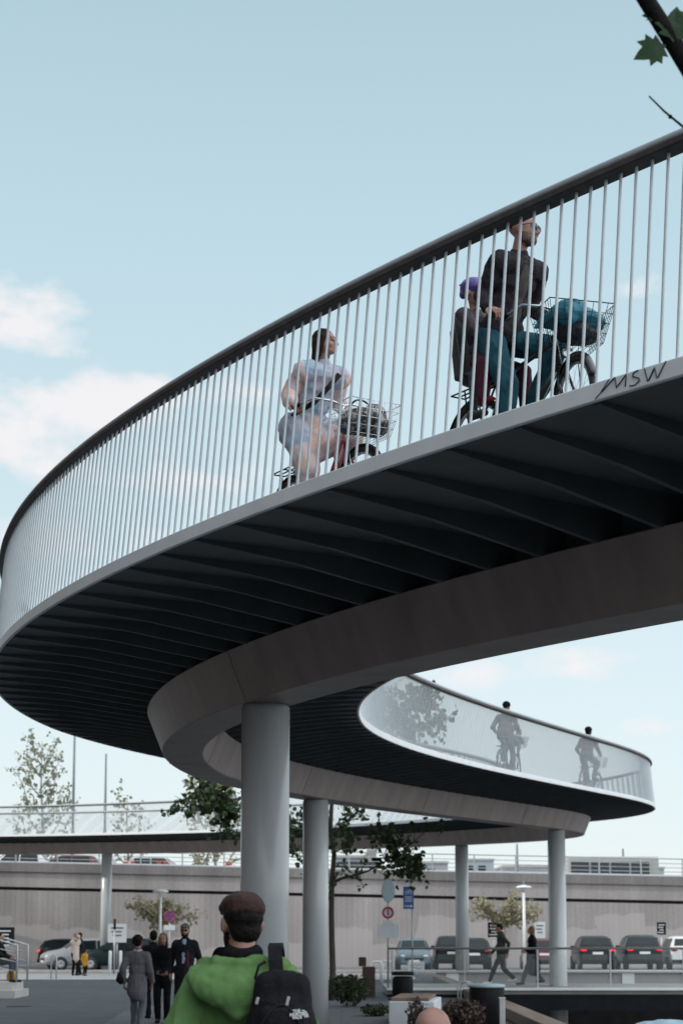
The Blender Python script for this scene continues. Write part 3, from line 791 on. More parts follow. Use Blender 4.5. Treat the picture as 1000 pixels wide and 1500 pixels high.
# ------------------------------------------------------------------ bicycles
def bicycle(label, loc, rz, frame, opts):
    root = thing("bicycle", label, "bicycle", loc, rz, opts.get('group'))
    ax = (0, 1, 0)
    for x in (-.55, .55):
        w = empty("wheel", (x, 0, .35), 0, root)
        MB().torus((0, 0, 0), .328, .021, ax, 40, 8).build("tyre", opts.get('tyre', MT['rubber']), w)
        MB().torus((0, 0, 0), .298, .012, ax, 40, 6).build("rim", MT['chrome'], w)
        s = MB()
        for i in range(28):
            a = i * 2 * math.pi / 28; y = .03 if i % 2 else -.03
            s.tube([(.02 * math.cos(a + .6), y, .02 * math.sin(a + .6)), (.295 * math.cos(a), 0, .295 * math.sin(a))], .0013, 4, caps=False)
        s.build("spokes", MT['chrome'], w, fixn=False)
        MB().tube([(0, -.05, 0), (0, .05, 0)], .022, 10).build("hub", MT['alu'], w)
        a0, a1 = (math.radians(-200), math.radians(-55)) if x < 0 else (math.radians(-150), math.radians(-20))
        n = 20; rings = []
        for i in range(n + 1):
            a = a0 + (a1 - a0) * i / n
            rings.append([(x + (.362 + dz) * math.cos(a), y, .35 - (.362 + dz) * math.sin(a)) for y, dz in ((-.03, -.012), (-.02, .004), (0, .009), (.02, .004), (.03, -.012), (.027, -.014), (0, .004), (-.027, -.014))])
        MB().loft(rings).build("mudguard", opts.get('guard', frame), root)
    f = MB(); BB = V(-.08, 0, .28); HTb, HTt = V(.345, 0, .70), V(.295, 0, .92); ST = V(-.27, 0, .86)
    f.tube([BB, ST], .017, 10); f.tube([HTb, HTt], .02, 10)
    if opts.get('step'):
        f.tube([BB, V(.10, 0, .42), HTb + V(-.005, 0, .02)], .021, 10); f.tube([V(-.15, 0, .50), V(.05, 0, .52), HTb.lerp(HTt, .7)], .016, 10)
    else:
        f.tube([BB, HTb + V(-.005, 0, .03)], .019, 10); f.tube([BB.lerp(ST, .86), HTb.lerp(HTt, .8)], .016, 10)
    for y in (-.055, .055):
        f.tube([BB + V(0, y * .5, 0), V(-.55, y, .35)], .010, 8); f.tube([ST - V(.0, -y * .3, .06), V(-.55, y, .35)], .008, 8)
    f.build("frame", frame, root)
    fk = MB()
    for y in (-.05, .05): fk.tube([HTb + V(.005, y * .6, -.01), HTb + V(.07, y, -.16), V(.55, y, .35)], .011, 8)
    fk.tube([HTb + V(.005, -.03, -.01), HTb + V(.005, .03, -.01)], .014, 8)
    fk.build("fork", frame, root)
    hb = MB(); hb.tube([HTt, V(.275, 0, 1.06), V(.30, 0, 1.10)], .012, 10)
    P = [V(.02, -.29, 1.115), V(.10, -.285, 1.125), V(.22, -.22, 1.15), V(.28, -.10, 1.13), V(.30, 0, 1.10)]
    P = P + [V(p.x, -p.y, p.z) for p in reversed(P[:-1])]
    hb.tube(P, .011, 10)
    h = hb.build("handlebar", MT['chrome'], root)
    for s in (-1, 1):
        MB().tube([V(-.0, s * .29, 1.114), V(.10, s * .286, 1.124)], .017, 10).build("grip", MT['black'], h)
        MB().tube([V(.17, s * .25, 1.135), V(.13, s * .262, 1.105), V(.05, s * .268, 1.095)], .006, 6).build("brake_lever", MT['chrome'], h)
    MB().ball((.15, .245, 1.16), (.026, .026, .02), 0, 10).build("bell", MT['chrome'], h)
    MB().tube([ST, V(-.295, 0, .97)], .012, 8).build("seat_post", MT['chrome'], root)
    MB().ball((-.36, 0, 1.0), (.12, .095, .035), 0, 14).ball((-.24, 0, 1.0), (.12, .035, .026), 0, 12).build("saddle", MT['black'], root)
    cr = MB(); cr.torus((BB.x, -.055, BB.z), .085, .008, ax, 24, 6)
    cr.build("chainring", MT['alu'], root)
    pz = opts.get('pedal', -1)
    for s in (-1, 1):
        dz = .17 * (1 if s == pz else -1)
        c = MB().tube([BB + V(0, s * .07, 0), BB + V(.0, s * .075, dz)], .010, 8).build("crank", MT['alu'], root)
        MB().box(BB + V(0, s * .125, dz), (.09, .09, .022), bev=.004).build("pedal", MT['black'], c)
    MB().box((-.32, -.06, .315), (.56, .025, .12), bev=.03).build("chain_case", opts.get('guard', frame), root)
    rk = MB()
    for y in (-.06, 0, .06): rk.tube([(-.36, y, .77), (-.78, y, .77)], .006, 6)
    for x in (-.40, -.58, -.78): rk.tube([(x, -.06, .77), (x, .06, .77)], .006, 6)
    for y in (-.06, .06): rk.tube([(-.62, y, .77), (-.55, y, .35)], .006, 6)
    rk.build("rear_rack", MT['black'], root)
    if opts.get('lamp'):
        MB().lathe([(.012, -.04), (.032, -.02), (.04, .02), (.036, .026)], (.44, 0, .76), 16, axis=(1, 0, 0)).build("headlamp", MT['chrome'], root)
    if opts.get('basket'):
        wm = opts['basket']; b = MB(); cx, z0, z1 = opts.get('bx', .60), opts.get('bz', .86), opts.get('bz', .86) + .25
        ring = lambda t: [(cx + sx * (.125 + .055 * t) + .02 * t, sy * (.17 + .06 * t), z0 + (z1 - z0) * t) for sx, sy in ((-1, -1), (1, -1), (1, 1), (-1, 1))]
        for t in (0, .25, .5, .75, 1):
            r = ring(t); b.tube(r + [r[0]], .0042 if t == 1 else .0024, 5)
        r0, r1 = ring(0), ring(1)
        for e in range(4):
            a0, a1, c0, c1 = map(Vector, (r0[e], r0[(e + 1) % 4], r1[e], r1[(e + 1) % 4]))
            for i in range(9): b.tube([a0.lerp(a1, i / 9), c0.lerp(c1, i / 9)], .0022, 4)
            if e == 0:
                for i in range(1, 9): b.tube([Vector(r0[0]).lerp(Vector(r0[3]), i / 9), Vector(r0[1]).lerp(Vector(r0[2]), i / 9)], .0022, 4)
        b.build("basket", wm, root, fixn=False)
        MB().tube([(cx - .1, .08, z0), (.55, .06, .36)], .004, 5).build("basket_stay", wm, root)
        MB().tube([(cx - .1, -.08, z0), (.55, -.06, .36)], .004, 5).build("basket_stay", wm, root)
    if opts.get('child_seat'):
        sm = opts['child_seat']
        P = [('e', V(-.60, 0, .84), (.16, .15, .05), None, 0)]
        for i in range(25):
            t = i / 24; z = .84 + .50 * t; x = -.68 - .07 * t
            P.append(('c', V(x, -.105, z), V(x, .105, z), .022, .022, 0))
            if t < .75:
                for y in (-1, 1): P.append(('c', V(x, y * .14, z), V(x + .10 - .04 * t, y * .165, z), .022, .018, 0))
        for y in (-1, 1):
            P.append(('c', V(-.50, y * .14, .82), V(-.42, y * .19, .52), .032, .03, 0)); P.append(('c', V(-.46, y * .19, .50), V(-.30, y * .19, .49), .034, .03, 0))
        P = [(p_[0], p_[1] + V(.075, 0, 0)) + ((p_[2] + V(.075, 0, 0),) + p_[3:] if p_[0] == 'c' else p_[2:]) for p_ in P]
        fuse("child_seat", P, sm, .014, 3, root)
    if opts.get('front_seat'):
        sm = opts['front_seat']; P = [('e', V(.10, 0, .98), (.13, .12, .04), None, 0), ('c', V(-.0, -.08, 1.0), V(-.02, -.08, 1.26), .03, .03, 0), ('c', V(-.0, .08, 1.0), V(-.02, .08, 1.26), .03, .03, 0)]
        fuse("child_seat", P, sm, .018, 3, root)
    st = opts.get('steer', 0.0)
    if st:
        piv = Vector((.40, 0, 0)); Rz = Matrix.Rotation(st, 3, 'Z')
        for ch in root.children:
            nm = ch.name.split('.')[0]
            if nm in ('fork', 'handlebar', 'basket', 'basket_stay', 'headlamp') or (nm == 'wheel' and ch.location.x > 0) or (nm == 'mudguard' and ch.data.vertices[0].co.x > 0):
                ch.location = piv + Rz @ (ch.location - piv); ch.rotation_euler = (0, 0, st)
    return root
# ------------------------------------------------------------------ cloth materials
def ramp_mat(name, cols, scale, rough=.85, bump=.15, bscale=60):
    m = mat(name, cols[0], rough, .1, scale, bump, bscale)
    cr = [n for n in m.node_tree.nodes if n.type == 'VALTORGB'][0].color_ramp
    while len(cr.elements) > 1: cr.elements.remove(cr.elements[-1])
    n = len(cols)
    for i, c in enumerate(cols):
        e = cr.elements[0] if i == 0 else cr.elements.new(.3 + .4 * i / (n - 1))
        e.position = .3 + .4 * i / (n - 1); e.color = (*c, 1)
    return m
def cloth(name, c, v=.15, sc=25, b=.25): return mat(name, c, .9, v, sc, b, 160, spec=.25)
K = dict(
    brown_jkt=mat("quilted_jacket", (.028, .023, .029), .8, .3, 18, .5, 55, spec=.2), tee=cloth("charcoal_tee", (.075, .07, .062)), teal=cloth("teal_trousers", (.02, .085, .115), .3, 9),
    tie=ramp_mat("pastel_dye_cloth", [(.24, .40, .53), (.26, .42, .55), (.50, .46, .52), (.62, .42, .33), (.60, .41, .33), (.52, .44, .50), (.26, .42, .56)], 2.2),
    peach=ramp_mat('salmon_dye_cloth', [(.66, .40, .30), (.72, .50, .40), (.60, .50, .55), (.70, .43, .31), (.66, .42, .33)], 4),
    sky=ramp_mat('pale_blue_dye_cloth', [(.20, .38, .52), (.26, .42, .55), (.50, .45, .54), (.24, .42, .55), (.62, .46, .40)], 3.2),
    maroon=cloth("maroon_cloth", (.075, .018, .035)), plum=mat("plum_anorak", (.05, .026, .042), .6, .3, 14, .3, 40), purple=mat("purple_helmet", (.11, .05, .33), .3, .15, 8, coat=.3),
    redshoe=cloth("red_shoe", (.22, .02, .03)), blackc=mat("black_cloth", (.010, .010, .012), .95, .3, 25, .25, 160, spec=.12), greenf=mat("green_fleece", (.125, .235, .085), .95, .16, 9, .5, 240, spec=.15),
    capl=mat("brown_leather_cap", (.042, .019, .017), .62, .3, 10, .35, 60, spec=.2), greyk=cloth("grey_knit", (.13, .125, .14), .2, 30, .5), jean=cloth("grey_jeans", (.11, .125, .15), .2),
    beige=cloth("beige_coat", (.50, .43, .38)), navy=cloth("navy_cloth", (.012, .013, .018)), yellow=cloth("mustard_jacket", (.50, .27, .03)), blue=cloth("pale_blue_shirt", (.34, .46, .60)),
    olive=cloth("olive_jacket", (.055, .055, .04)), khaki=cloth("khaki_cap", (.16, .14, .10)), pink=cloth("pale_pink_scarf", (.48, .37, .36)), mist=cloth("mauve_jacket", (.11, .085, .095)), rust=cloth("rust_jacket", (.065, .022, .022)),
    greyskirt=cloth("grey_skirt", (.06, .062, .07)), slate=cloth("slate_trousers", (.07, .078, .09)), hairb=mat("dark_brown_hair", (.018, .011, .009), .6, .3, 30, .4, 90, spec=.12), hairk=mat("black_hair", (.008, .007, .007), .6, .3, 30, .4, 90, spec=.12),
    hairg=mat("ginger_hair", (.22, .075, .03), .55, .3, 30, .4, 90), hairl=mat("light_brown_hair", (.14, .08, .05), .55, .3, 30, .4, 90), stub=mat("dark_stubble", (.11, .062, .05), .7, .3, 40, .3, 150),
    leo=ramp_mat("leopard_bag", [(.015, .014, .014), (.015, .014, .014), (.02, .018, .018), (.42, .39, .37), (.03, .028, .026)], 17, .7), tealbag=mat("teal_cover", (.035, .21, .29), .55, .2, 5, .35, 30), bagdark=mat("dark_bag", (.02, .03, .04), .5, .3, 40, .4, 60),
    red=mat("red_enamel", (.30, .015, .02), .25, .1, coat=.5), blk=mat("black_enamel", (.018, .018, .02), .25, .1, coat=.5), seat=mat("grey_seat_plastic", (.022, .025, .028), .5, .2), lips=mat("lips", (.36, .13, .12), .4, .1),
    warm=mat("cream_mitten", (.55, .30, .16), .9, .1),
)

def rider(k=1.0, rear=-1, dh=0.0, fw=0.0, out=.35, al=(.29, .265)):
    """joints of someone sitting upright on a bicycle (bicycle's own space)"""
    J = dict(hip=V(-.335 + fw * .4, 0, 1.07), neck=V(-.19 + fw, 0, 1.565 + dh), head=V(-.125 + fw, 0, 1.74 + dh))
    for s, n in ((1, 'l'), (-1, 'r')):
        J['sh' + n] = V(-.18 + fw, s * .185, 1.505 + dh); J['wr' + n] = V(-.045, s * .285, 1.16)
        J['el' + n] = ik(J['sh' + n], J['wr' + n], al[0], al[1], (-.7, s * out, -.6))
        J['hj' + n] = V(-.32 + fw * .4, s * .095, 1.045); low = (s == rear)
        J['an' + n] = V(-.13, s * .125, .205) if low else V(-.11, s * .125, .55)
        J['kn' + n] = ik(J['hj' + n], J['an' + n], .46, .45, (1, s * .12, .2))
    return J

# ------------------------------------------------------------------ man with child on the near bend
p = bp(4.37, HW - 1.12, .06); rzm = bth(4.25) + math.pi - .05
bike_m = bicycle("black city bicycle with wire basket and rear child seat, ridden by the man in sunglasses", p, rzm, K['blk'], dict(basket=MT['black'], child_seat=K['seat'], lamp=True, guard=K['blk'], steer=-.32, bx=.53, bz=.77, group="bicycles on the bridge"))
look = dict(yaw=.50, pitch=.02, skin=MT['skin'], hair=K['hairb'], beardm=K['stub'], beard=True, hairstyle='crop', legs=K['teal'], top=K['brown_jkt'], bulk=.016, sleeve=.93, shirt=K['tee'], shoes=K['blackc'], lips=MT['skin2'], wr=(.009, 16), curl=1.1,
            hdl=V(.8, 0, -.3), hdr=V(.8, 0, -.3), hnl=V(0, -.3, -1), hnr=V(0, .3, -1), legr=(.10, .075, .062))
man, H, Rh = person("man in dark quilted jacket, teal trousers and sunglasses riding with a child behind him", rider(1.0, -1, .03, .12, .05, (.262, .24)), look, p, rzm, 1.0, .0085)
gl = MB()
for y in (-.033, .033): gl.ball(H(.104, y, .002), (.007, .026, .020), 0, 12, Rh)
gl.tube([H(.108, -.01, .008), H(.108, .01, .008)], .0035, 6)
for y in (-1, 1): gl.tube([H(.102, y * .056, .008), H(.06, y * .078, .01), H(-.01, y * .084, .005)], .003, 6)
gl.build("sunglasses", MT['glass'], man)
# child in the rear seat
J = dict(hip=V(-.60, .0, .97), neck=V(-.665, -.02, 1.28), head=V(-.665, -.03, 1.42))
for s, n in ((1, 'l'), (-1, 'r')):
    J['sh' + n] = V(-.66, s * .115 - .02, 1.245); J['wr' + n] = V(-.42, s * .12, 1.02); J['el' + n] = ik(J['sh' + n], J['wr' + n], .17, .16, (-.3, s * .6, -.8))
    J['hj' + n] = V(-.59, s * .06, .93); J['an' + n] = V(-.37, s * .19, .575); J['kn' + n] = ik(J['hj' + n], J['an' + n], .27, .25, (1, s * .5, .5))
J = {k_: v_ + V(.13, 0, .05 if k_ in ('head', 'neck', 'shl', 'shr') else .02) for k_, v_ in J.items()}
look = dict(yaw=.35, pitch=.12, hs=.86, hair=K['hairb'], legs=K['maroon'], top=K['plum'], topname="anorak", bulk=.012, shoes=K['redshoe'], helmet=K['purple'], legr=(.10, .082, .07), sler=(.085, .072, .06), wr=(.006, 18), vis=1)
person("small child in purple helmet and plum anorak strapped in the rear seat", J, look, p, rzm, .66, .0085)
# teal cover bulging out of the basket
bag = thing("bag", "teal fabric cover over a dark bag in the man's front basket", "bag", p, rzm)
fuse("cover", [('e', V(.53, 0, .955), (.18, .225, .085), None, 0), ('e', V(.45, .09, .975), (.11, .12, .085), None, 0), ('e', V(.59, -.11, .965), (.13, .12, .09), None, 0), ('c', V(.42, -.14, .97), V(.37, -.22, .92), .05, .02, 0)], K['tealbag'], .009, 4, bag, (.022, 11))
fuse("bag_body", [('e', V(.53, .0, .88), (.13, .18, .085), None, 0)], K['bagdark'], .012, 3, bag, (.008, 20))

# ------------------------------------------------------------------ woman on the near bend
p = bp(6.93, HW - 1.2, .06); rzw = bth(7.05) + math.pi
bicycle("red step-through bicycle with wire basket, ridden by the woman in pastel", p, rzw, K['red'], dict(basket=MT['chrome'], step=True, bz=.76, guard=MT['black'], group="bicycles on the bridge"))
def skirtp(J, k):
    P = [('e', J['hip'] + V(0, 0, .03), (.15, .18, .13), None, 0), ('e', J['hip'] + V(-.06, -.05, -.07), (.16, .17, .14), None, 1)]
    for s, n in ((1, 'l'), (-1, 'r')):
        h, kn = J['hj' + n], J['kn' + n]
        P += [('c', h + V(-.02, s * .03, 0), h.lerp(kn, .5), .135, .125, 1), ('c', h.lerp(kn, .45), kn + V(0, 0, -.02), .125, .105, 2)]
        P += [('c', kn, kn.lerp(J['an' + n], .35), .10, .085, 2), ('c', h.lerp(kn, .4) + V(-.07, 0, -.10), kn.lerp(J['an' + n], .2) + V(-.05, 0, 0), .07, .05, 1)]
    for t in (0, .25, .5, .75):   # cloth spanning from thigh to thigh
        P.append(('c', J['hjl'].lerp(J['knl'], t), J['hjr'].lerp(J['knr'], t), .10, .10, 0 if t < .3 else 2))
    return P
look = dict(yaw=.62, pitch=-.06, skin=MT['skin'], hair=K['hairb'], hairstyle='long', top=[K['sky'], K['peach']], sleeve_m=1, topname="blouse", bulk=.028, sleeve=.80, sler=(.062, .074, .062), skirt=[K['tie'], K['sky'], K['peach']], skirtp=skirtp, shoes=K['maroon'], lips=K['lips'], wr=(.012, 13), curl=1.1, girth=.90,
            hdl=V(.8, 0, -.3), hdr=V(.8, 0, -.3), hnl=V(0, -.3, -1), hnr=V(0, .3, -1))
wom, H, Rh = person("dark-haired woman in pastel tie-dye blouse and long skirt riding with a basket", rider(1.0, -1, -.03, .13, .1, (.235, .215)), look, p, rzw, .97, .0085)
st = MB(); R_ = []
for a, b, c in ((-.07, .17, 1.52), (.06, .10, 1.44), (.065, .0, 1.32), (.0, -.10, 1.19), (-.16, -.19, 1.12), (-.36, -.19, 1.12)): R_.append(V(a, b, c))
rings = []
for i, q in enumerate(R_):
    t = (R_[min(i + 1, 5)] - R_[max(i - 1, 0)]).normalized(); n_ = V(1, -.1, .2); sd = t.cross(n_).normalized() * .021; n_ = n_.normalized() * .004
    rings.append([q - sd - n_, q + sd - n_, q + sd + n_, q - sd + n_])
st.loft(rings, smooth=False); 
tag(st.build("bag_strap", MT['black']), "black cross-body bag strap across the pastel blouse", "strap"); o = bpy.data.objects["bag_strap"]; o.location = p; o.rotation_euler = (0, 0, rzw)
bag = thing("bag", "black and white leopard print bag in the woman's wire basket", "bag", p, rzw)
fuse("bag_body", [('e', V(.60, 0, .90), (.15, .19, .10), None, 0), ('e', V(.60, .1, .96), (.10, .10, .09), None, 0), ('c', V(.56, -.10, .88), V(.60, .12, .88), .10, .10, 0)], K['leo'], .010, 4, bag, (.005, 10))
MB().torus((.58, 0, .98), .10, .008, (1, 0, .2), 20, 6).build("handle", MT['black'], bag)

# ------------------------------------------------------------------ cyclists on the far bend
p = bp(35.55, -(HW - 1.0), .06); rz = bth(35.55)
bicycle("dark bicycle with a front child seat on the far bend", p, rz, K['blk'], dict(basket=MT['black'], front_seat=K['seat'], guard=K['blk'], group="bicycles on the bridge", bx=.68))
look = dict(yaw=.1, hair=K['hairk'], top=K['mist'], bulk=.025, legs=K['slate'], shoes=K['blackc'], helmet=K['blackc'], curl=1.0, hdl=V(.8, 0, -.3), hdr=V(.8, 0, -.3))
person("helmeted adult in mauve jacket cycling with a child in front on the far bend", rider(), look, p, rz, 1.0, .018)
J = dict(hip=V(.11, 0, 1.06), neck=V(.09, 0, 1.36), head=V(.11, 0, 1.49))
for s, n in ((1, 'l'), (-1, 'r')):
    J['sh' + n] = V(.10, s * .115, 1.325); J['wr' + n] = V(.27, s * .12, 1.15); J['el' + n] = ik(J['sh' + n], J['wr' + n], .17, .16, (-.3, s * .6, -.8))
    J['hj' + n] = V(.12, s * .06, 1.04); J['an' + n] = V(.26, s * .14, .68); J['kn' + n] = ik(J['hj' + n], J['an' + n], .26, .25, (1, s * .5, .5))
person("child in pink jacket sitting in front of the helmeted adult", J, dict(hs=.82, hair=K['hairl'], hairstyle='short', top=cloth("dusty_pink", (.36, .17, .17)), legs=K['slate'], shoes=K['blackc']), p, rz, .64, .018)
bag = thing("bag", "dark bag in the front basket of the bicycle on the far bend", "bag", p, rz)
fuse("bag_body", [('e', V(.68, 0, 1.02), (.15, .18, .13), None, 0)], K['bagdark'], .02, 2, bag, (.01, 14))
p = bp(42.85, -(HW - 1.0), .06); rz = bth(42.85) - .1
bicycle("dark bicycle under the lone cyclist in a rust jacket", p, rz, K['blk'], dict(guard=K['blk'], basket=MT['black'], group="bicycles on the bridge"))
look = dict(hair=K['hairk'], hairstyle='short', top=K['rust'], bulk=.028, legs=K['slate'], shoes=K['blackc'], helmet=K['blackc'], curl=1.0, hdl=V(.8, 0, -.3), hdr=V(.8, 0, -.3))
person("lone cyclist in rust jacket near the tip of the far bend, seen from behind", rider(1, 1, .03), look, p, rz, 1.05, .018)

# ------------------------------------------------------------------ man in the green fleece, close to the camera
GY = 7.4
gx = -.405
J = stand(1.83)
for n in 'lr': J['wr' + n].z += .02
for s, n in ((1, 'l'), (-1, 'r')): J['sh' + n] = J['sh' + n] + V(-.01, s * -.012, -.022); J['el' + n] = J['el' + n] + V(0, s * .012, 0)
J['head'] = J['head'] + V(.015, .01, -.005)
look = dict(yaw=.34, pitch=.06, hs=1.06, skin=MT['skin'], hair=K['hairk'], beard=True, hairstyle=None, cap=None, legs=K['slate'], top=K['greenf'], topname="fleece", bulk=.026, hem=.12, sler=(.080, .080, .062), shoes=K['blackc'], wr=(.013, 13), girth=.98, ndrop=.05)
gm_, H, Rh = person("bearded man in green fleece and brown flat cap with a black backpack, back turned", J, look, (gx, GY, 0), math.pi / 2, 1.05, .009)
z = 1.06
fuse("flat_cap", [('e', H(-.015, 0, .064), (.108 * z, .086 * z, .056 * z), Rh, 0), ('e', H(.04, 0, .060), (.088 * z, .083 * z, .042 * z), Rh, 0), ('e', H(-.055, 0, .05), (.066 * z, .083 * z, .055 * z), Rh, 0), ('e', H(.112, 0, .042), (.042 * z, .062 * z, .010 * z), Rh, 0), ('c', H(.10, -.03, .06), H(.10, .03, .06), .022, .022, 0)],
     K['capl'], .007, 3, gm_, (.004, 22))
fuse("collar", [('c', J['neck'] + V(.048 * math.cos(a) - .004, .050 * math.sin(a), .040 + .012 * math.cos(a)), J['neck'] + V(.048 * math.cos(a + .6) - .004, .050 * math.sin(a + .6), .040 + .012 * math.cos(a + .6)), .034, .034, 0) for a in [i * .6 for i in range(11)]], K['blackc'], .009, 2, gm_)
nk = J['neck']
hd = []
ring = [(.11, .13, -.07), (.05, .175, -.03), (-.03, .165, -.012), (-.10, .10, .0), (-.125, 0, .0), (-.10, -.10, .002), (-.03, -.165, -.008), (.05, -.175, -.03), (.11, -.13, -.07)]
for a, b in zip(ring[:-1], ring[1:]): hd.append(('c', nk + V(*a), nk + V(*b), .030, .030, 0))
for t in range(11):
    f = t / 10; wl_ = .185 * (1 - f ** 1.5) + .012; xx = -.115 - .10 * math.sin(min(1.0, f * 1.25) * math.pi * .62); zz_ = -.012 - .170 * f
    r_ = .026 + .020 * math.sin(f * 3.1)
    hd.append(('c', nk + V(xx + .10 * (1 - f) * .4, wl_, zz_ - .015 * (1 - f)), nk + V(xx, 0, zz_ - .02), r_, r_, 0)); hd.append(('c', nk + V(xx, 0, zz_ - .02), nk + V(xx + .10 * (1 - f) * .4, -wl_, zz_ - .015 * (1 - f)), r_, r_, 0))
# rolled rim of the hood running down from both shoulders to the tip
for sg in (1, -1):
    pp = [V(.02, sg * .185, -.045), V(-.075, sg * .175, -.06), V(-.15, sg * .12, -.115), V(-.205, sg * .05, -.175), V(-.215, 0, -.195)]
    for a, b in zip(pp[:-1], pp[1:]): hd.append(('c', nk + a, nk + b, .027, .029, 0))
fuse("hair", [('e', H(-.026, 0, .02), (.098 * z, .080 * z, .075 * z), Rh, 0), ('e', H(-.052, 0, -.03), (.056 * z, .066 * z, .062 * z), Rh, 0)], K['hairk'], .008, 2, gm_, (.003, 40))
fuse("hood", hd, K['greenf'], .010, 3, gm_, (.012, 14))

bk = thing("backpack", "black backpack slung from one strap on the man in green", "backpack", (gx, GY, 0), math.pi / 2)
ny = mat("black_nylon", (.008, .008, .010), .75, .3, 12, .4, 45, spec=.15)
cz = 1.305; cy_ = -.17; cx_ = -.285
P = []
for a in (-1, 1):
    for b in (-1, 1): P.append(('c', V(cx_ + .03 * b, cy_ + a * .075, cz - .20), V(cx_ + .02 * b + .02, cy_ + a * .060, cz + .145), .068, .055, 0))
P += [('e', V(cx_, cy_, cz - .05), (.115, .15, .22), None, 0), ('e', V(cx_ + .01, cy_, cz + .13), (.075, .115, .085), None, 0)]
pk_ = fuse("pack", P, ny, .009, 4, bk, (.006, 10))
fp_ = fuse("front_pocket", [('c', V(cx_ - .085, cy_ - .07, cz - .15), V(cx_ - .075, cy_ - .06, cz + .03), .05, .045, 0), ('c', V(cx_ - .085, cy_ + .07, cz - .15), V(cx_ - .075, cy_ + .05, cz + .03), .05, .045, 0), ('e', V(cx_ - .095, cy_, cz - .06), (.045, .11, .13), None, 0)], ny, .009, 3, bk, (.004, 14))
from mathutils.bvhtree import BVHTree
_bv = [BVHTree.FromPolygons([v.co.copy() for v in o_.data.vertices], [tuple(p_.vertices) for p_ in o_.data.polygons]) for o_ in (pk_, fp_)]
def on_pack(y, zz, off=.003):
    if y > -.075: y = -.075
    hits = [h_ for h_ in (b_.ray_cast(V(-1, y, zz), V(1, 0, 0)) for b_ in _bv) if h_[0] is not None]
    h_ = min(hits, key=lambda q: q[0].x); return h_[0] - V(off, 0, 0), h_[1]
zp = MB()
arc = [on_pack(cy_ + t * .105, cz + .075 - .15 * t * t)[0] for t in [i / 8 - 1 for i in range(17)]]
zp.tube(arc, .006, 6); zp.build("zip", MT['black'], bk)
def ribbon(mb, pts, w_, th, nrm):
    rr = []
    for i, q in enumerate(pts):
        t = (pts[min(i + 1, len(pts) - 1)] - pts[max(i - 1, 0)]).normalized(); sd = t.cross(Vector(nrm[i])).normalized(); n_ = sd.cross(t)
        rr.append([q - sd * w_ - n_ * th, q + sd * w_ - n_ * th, q + sd * w_ + n_ * th, q - sd * w_ + n_ * th])
    mb.loft(rr, smooth=False)
sp = MB()
ribbon(sp, [V(-.235, -.155, 1.36), V(-.225, -.15, 1.45), V(-.19, -.14, 1.545), V(-.12, -.135, 1.600), V(-.03, -.137, 1.612), V(.05, -.14, 1.58), V(.13, -.145, 1.48), V(.15, -.16, 1.30)], .029, .007, [(-1, 0, .2), (-1, 0, .3), (-1, 0, .8), (-.4, 0, 1), (0, 0, 1), (.6, 0, 1), (1, 0, .3), (1, 0, 0)])
sp.build("shoulder_strap", ny, bk)
hl = MB(); hl.tube([V(-.25, -.085, 1.44), V(-.245, -.062, 1.48), V(-.215, -.075, 1.53), V(-.20, -.10, 1.545)], .006, 6); hl.build("handle_loop", ny, bk)
for y, zz, L in ((-.05, 1.395, .028), (-.195, 1.395, .036)):
    MB().box(on_pack(y, zz, .006)[0], (.006, .012, L), bev=.002, rot=Matrix.Rotation(.25, 3, 'X')).build("zip_pull", MT['alu'], bk)
def text_obj(name, body, size, loc, rot, m, parent=None, ext=.001, align='CENTER', bold=0.0):
    cu = bpy.data.curves.new(name, 'FONT'); cu.body = body; cu.size = size; cu.extrude = ext; cu.align_x = align; cu.align_y = 'CENTER'; cu.space_line = .8; cu.offset = bold
    t = bpy.data.objects.new(name + "_c", cu); COL.objects.link(t)
    me = bpy.data.meshes.new_from_object(t.evaluated_get(bpy.context.evaluated_depsgraph_get()))
    bpy.data.objects.remove(t); bpy.data.curves.remove(cu)
    me.materials.clear(); me.materials.append(m); me.name = name
    o = bpy.data.objects.new(name, me); COL.objects.link(o); o.location = loc; o.rotation_euler = rot
    if parent: o.parent = parent
    return o
# faces the local -X side: text x axis -> -Y, text y axis -> +Z
lg, nr_ = on_pack(-.232, 1.345, .006)
if nr_.x > 0: nr_ = -nr_
nr_ = (nr_ + V(-.6, 0, 0)).normalized(); tx_ = V(0, 0, 1).cross(nr_).normalized(); Rt = Matrix((tx_, nr_.cross(tx_), nr_)).transposed() @ Matrix.Rotation(.10, 3, 'Z')
lg = lg + nr_ * .008
lo = text_obj("logo", "THE\nNORTH\nFACE", .0155, lg, Rt.to_euler(), MT['white'], bk, .001, bold=.0006)
arcm = MB()
for r in (.010, .016, .022):
    pts = [Rt @ V(.020 + r * math.sin(a), -.016 + r * math.cos(a) * 1.3, 0) for a in [i * math.pi / 2 / 8 for i in range(9)]]
    arcm.tube([lg + q for q in pts], .0022, 5)
arcm.build("logo_arcs", MT['white'], bk)

# ------------------------------------------------------------------ people on the plaza
def gx_at(px, Y): return (px - 500) / FPX * Y * .994
GA = "people on the plaza"
